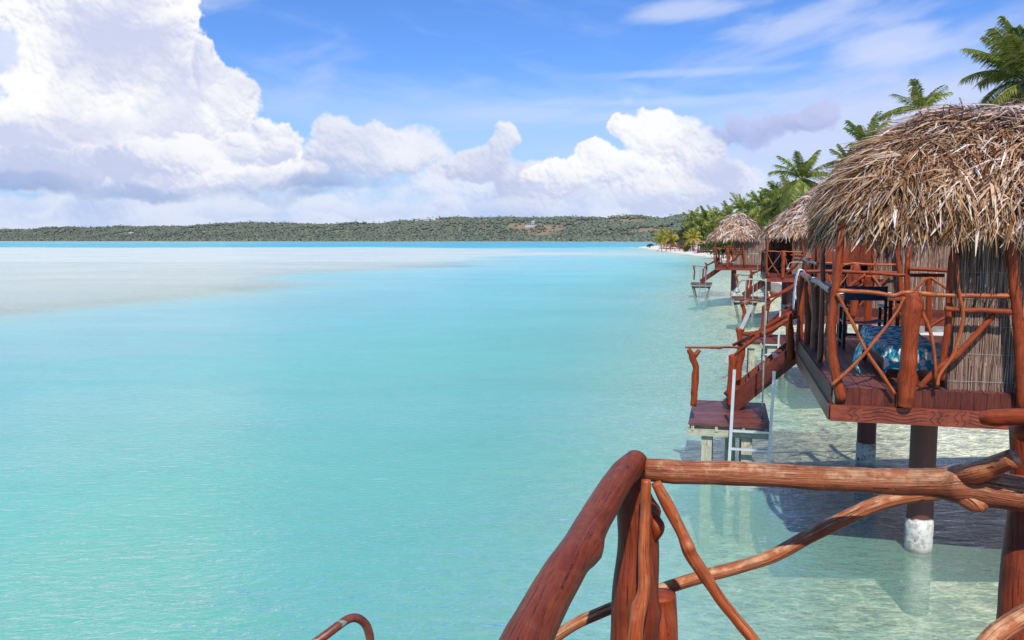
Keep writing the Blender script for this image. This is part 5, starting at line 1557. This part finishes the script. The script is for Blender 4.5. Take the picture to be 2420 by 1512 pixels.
def parasol():
    y = 325; p = pt(1584, 580, y); root = empty('thatched_parasol', (p.x, y, gz(p.x, y)), 0); tag(root, 'round thatched parasol between the yellow palms and the casuarinas', 'parasol')
    l = MB(); l.tube([(0, 0, 0), (0, 0, 3.4)], .08, seg=8, n=1); l.build('pole', M['log_dark'], root)
    c = MB(); c.tube([(0, 0, 3.9), (0, 0, 3.3), (0, 0, 2.2)], [.1, .9, 1.9], seg=18, n=2); c.build('canopy', M['thatch_core'], root)
    th = MB()
    for i in range(900):
        a = rnd.uniform(0, 6.28); r_ = math.sqrt(rnd.random()); q = Vector((math.cos(a) * r_ * 1.8, math.sin(a) * r_ * 1.8, 3.92 - 1.65 * r_)); d = Vector((math.cos(a), math.sin(a), -.95)).normalized()
        th.ribbon([q, q + d * .3, q + d * .55], [.06, .06, .01], Vector((-math.sin(a), math.cos(a), 0)))
    th.build('thatch', M['thatch'], root)
parasol()
for k, (u, y, mt, lb) in enumerate(((1703, 150, 'orange', 'orange cloth awning seen through the farthest veranda, left'), (1713, 150, 'yellow', 'yellow cloth awning seen through the farthest veranda, right'))):
    y = settle(u, 583, y)[0]; p = pt(u, 583, y); root = empty('awning', (p.x, y, gz(p.x, y)), 0); tag(root, lb, 'awning')
    for x in (-.5, .5):
        l = MB(); l.tube([(x, 0, 0), (x, 0, 2.2 - .15 * k)], .04, seg=6, n=1); l.build('pole', M['log_dark'], root)
    c = MB(); c.quad((-.75, -.6, 1.5), (.75, -.6, 1.5), (.6, .5, 2.3), (-.6, .5, 2.3)); c.build('cloth', M[mt], root)
for k, (u, v, y) in enumerate(((1640, 594, 236), (1600, 590, 270))):
    y = settle(u, v, y)[0]; p = pt(u, v, y); root = empty('beach_lounger', (p.x, y, gz(p.x, y)), R(30 * k)); tag(root, ('pale' if k else 'reddish') + ' beach chair on the sand ' + ('near the small deck' if k else 'before the pavilion'), 'beach chair')
    c = MB(); c.box(-.35, .35, -.9, .5, .35, .42); c.build('seat', M['white_cloth' if k else 'board'], root)
    c = MB(); c.beam((0, .5, .38), (0, 1.0, .95), .7, .06); c.build('backrest', M['white_cloth' if k else 'board'], root)
    for x in (-.3, .3):
        for yy in (-.8, .45):
            c = MB(); c.box(x - .03, x + .03, yy - .03, yy + .03, 0, .35); c.build('leg', M['black_wood'], root)

# ------------------------------------------------------------------ on the far hills
def hill_y(u, v):
    best = None
    for s in np.linspace(.02, .70, 120):
        x, y, z = [float(q) for q in hill_at(np.array([float(u)]), np.array([float(s)]))]
        vv = CV - F * ((z - CAMZ) / y * cp + sp) / (cp - (z - CAMZ) / y * sp)
        if vv <= v: return x, y, z
    return x, y, z
def house(u, v, w, h, roof, label, wall='white_paint', d=8):
    x, y, z = hill_y(u, v); y -= 14
    z = CAMZ + (y) * (ray(u, v).z / ray(u, v).y); x = y * (u - CU) / F / ray(u, v).y
    root = empty('house', (x, y, z), R(rnd.uniform(-12, 12))); tag(root, label, 'house')
    m_ = MB(); m_.box(-w / 2, w / 2, -d / 2, d / 2, -6, h); wl = m_.build('wall', M[wall], root)
    r_ = MB(); o = .8
    A_ = [(-w / 2 - o, -d / 2 - o, h + .05), (w / 2 + o, -d / 2 - o, h + .05), (w / 2 + o, d / 2 + o, h + .05), (-w / 2 - o, d / 2 + o, h + .05)]
    e, g_ = (-w / 2 + w * .18, 0, h + 2.4), (w / 2 - w * .18, 0, h + 2.4)
    r_.quad(A_[0], A_[1], g_, e); r_.quad(A_[2], A_[3], e, g_); r_.quad(A_[3], A_[0], e, e); r_.quad(A_[1], A_[2], g_, g_)
    r_.build('roof', M[roof], root)
    for k in range(max(2, int(w // 5))):
        q = MB(); cx = -w / 2 + (k + .5) * w / max(2, int(w // 5)); q.box(cx - .8, cx + .8, -d / 2 - .06, -d / 2 - .01, 1.0, 2.4); q.build('window', M['black_wood'], root)
house(1009, 521, 16, 3.2, 'white_paint', 'long white house on the crest of the far hill')
house(986, 521, 10, 3.2, 'red_roof' if 'red_roof' in M else 'shore', 'small house with a pinkish roof left of the long white one on the crest')
house(1253, 533, 26, 3.0, 'teal_roof', 'low building with a grey green roof on the bare red slope')
house(1260, 527, 9, 3.0, 'white_paint', 'small pale house just above the low building on the bare slope')
house(310, 552, 14, 2.8, 'white_paint', 'low white roofed building among trees at the left of the far shore')
x, y, z = hill_y(844, 531)
mst = empty('radio_mast', (x, y, z), 0); tag(mst, 'thin radio mast rising above the trees of the far shore', 'mast')
t = MB(); t.tube([(0, 0, 0), (0, 0, 17)], [1.1, .7], seg=4, n=3); t.build('lattice', M['galv'], mst)
t = MB(); t.tube([(0, 0, 17), (0, 0, 20)], .3, seg=5, n=1); t.build('antenna', M['galv'], mst)

# ------------------------------------------------------------------ repeats of one kind share a group
GROUPS = {'bungalow': 'thatched bungalows in a row over the lagoon', 'palm tree': 'coconut palms on the land behind the bungalows', 'young palm': 'yellow green young palms on the beach',
          'shower': 'shower pipes on the swim platforms', 'house': 'houses on the far hills', 'bush': 'bushes on the beach', 'tree': 'casuarina trees behind the beach',
          'awning': 'cloth awnings behind the farthest bungalow', 'beach chair': 'chairs on the sand', 'cloth': 'cloths left on the nearest veranda', 'towel': 'towels on the nearest veranda'}
for o in COL.objects:
    if o.parent is None and o.get('category') in GROUPS and 'group' not in o:
        o['group'] = GROUPS[o['category']]
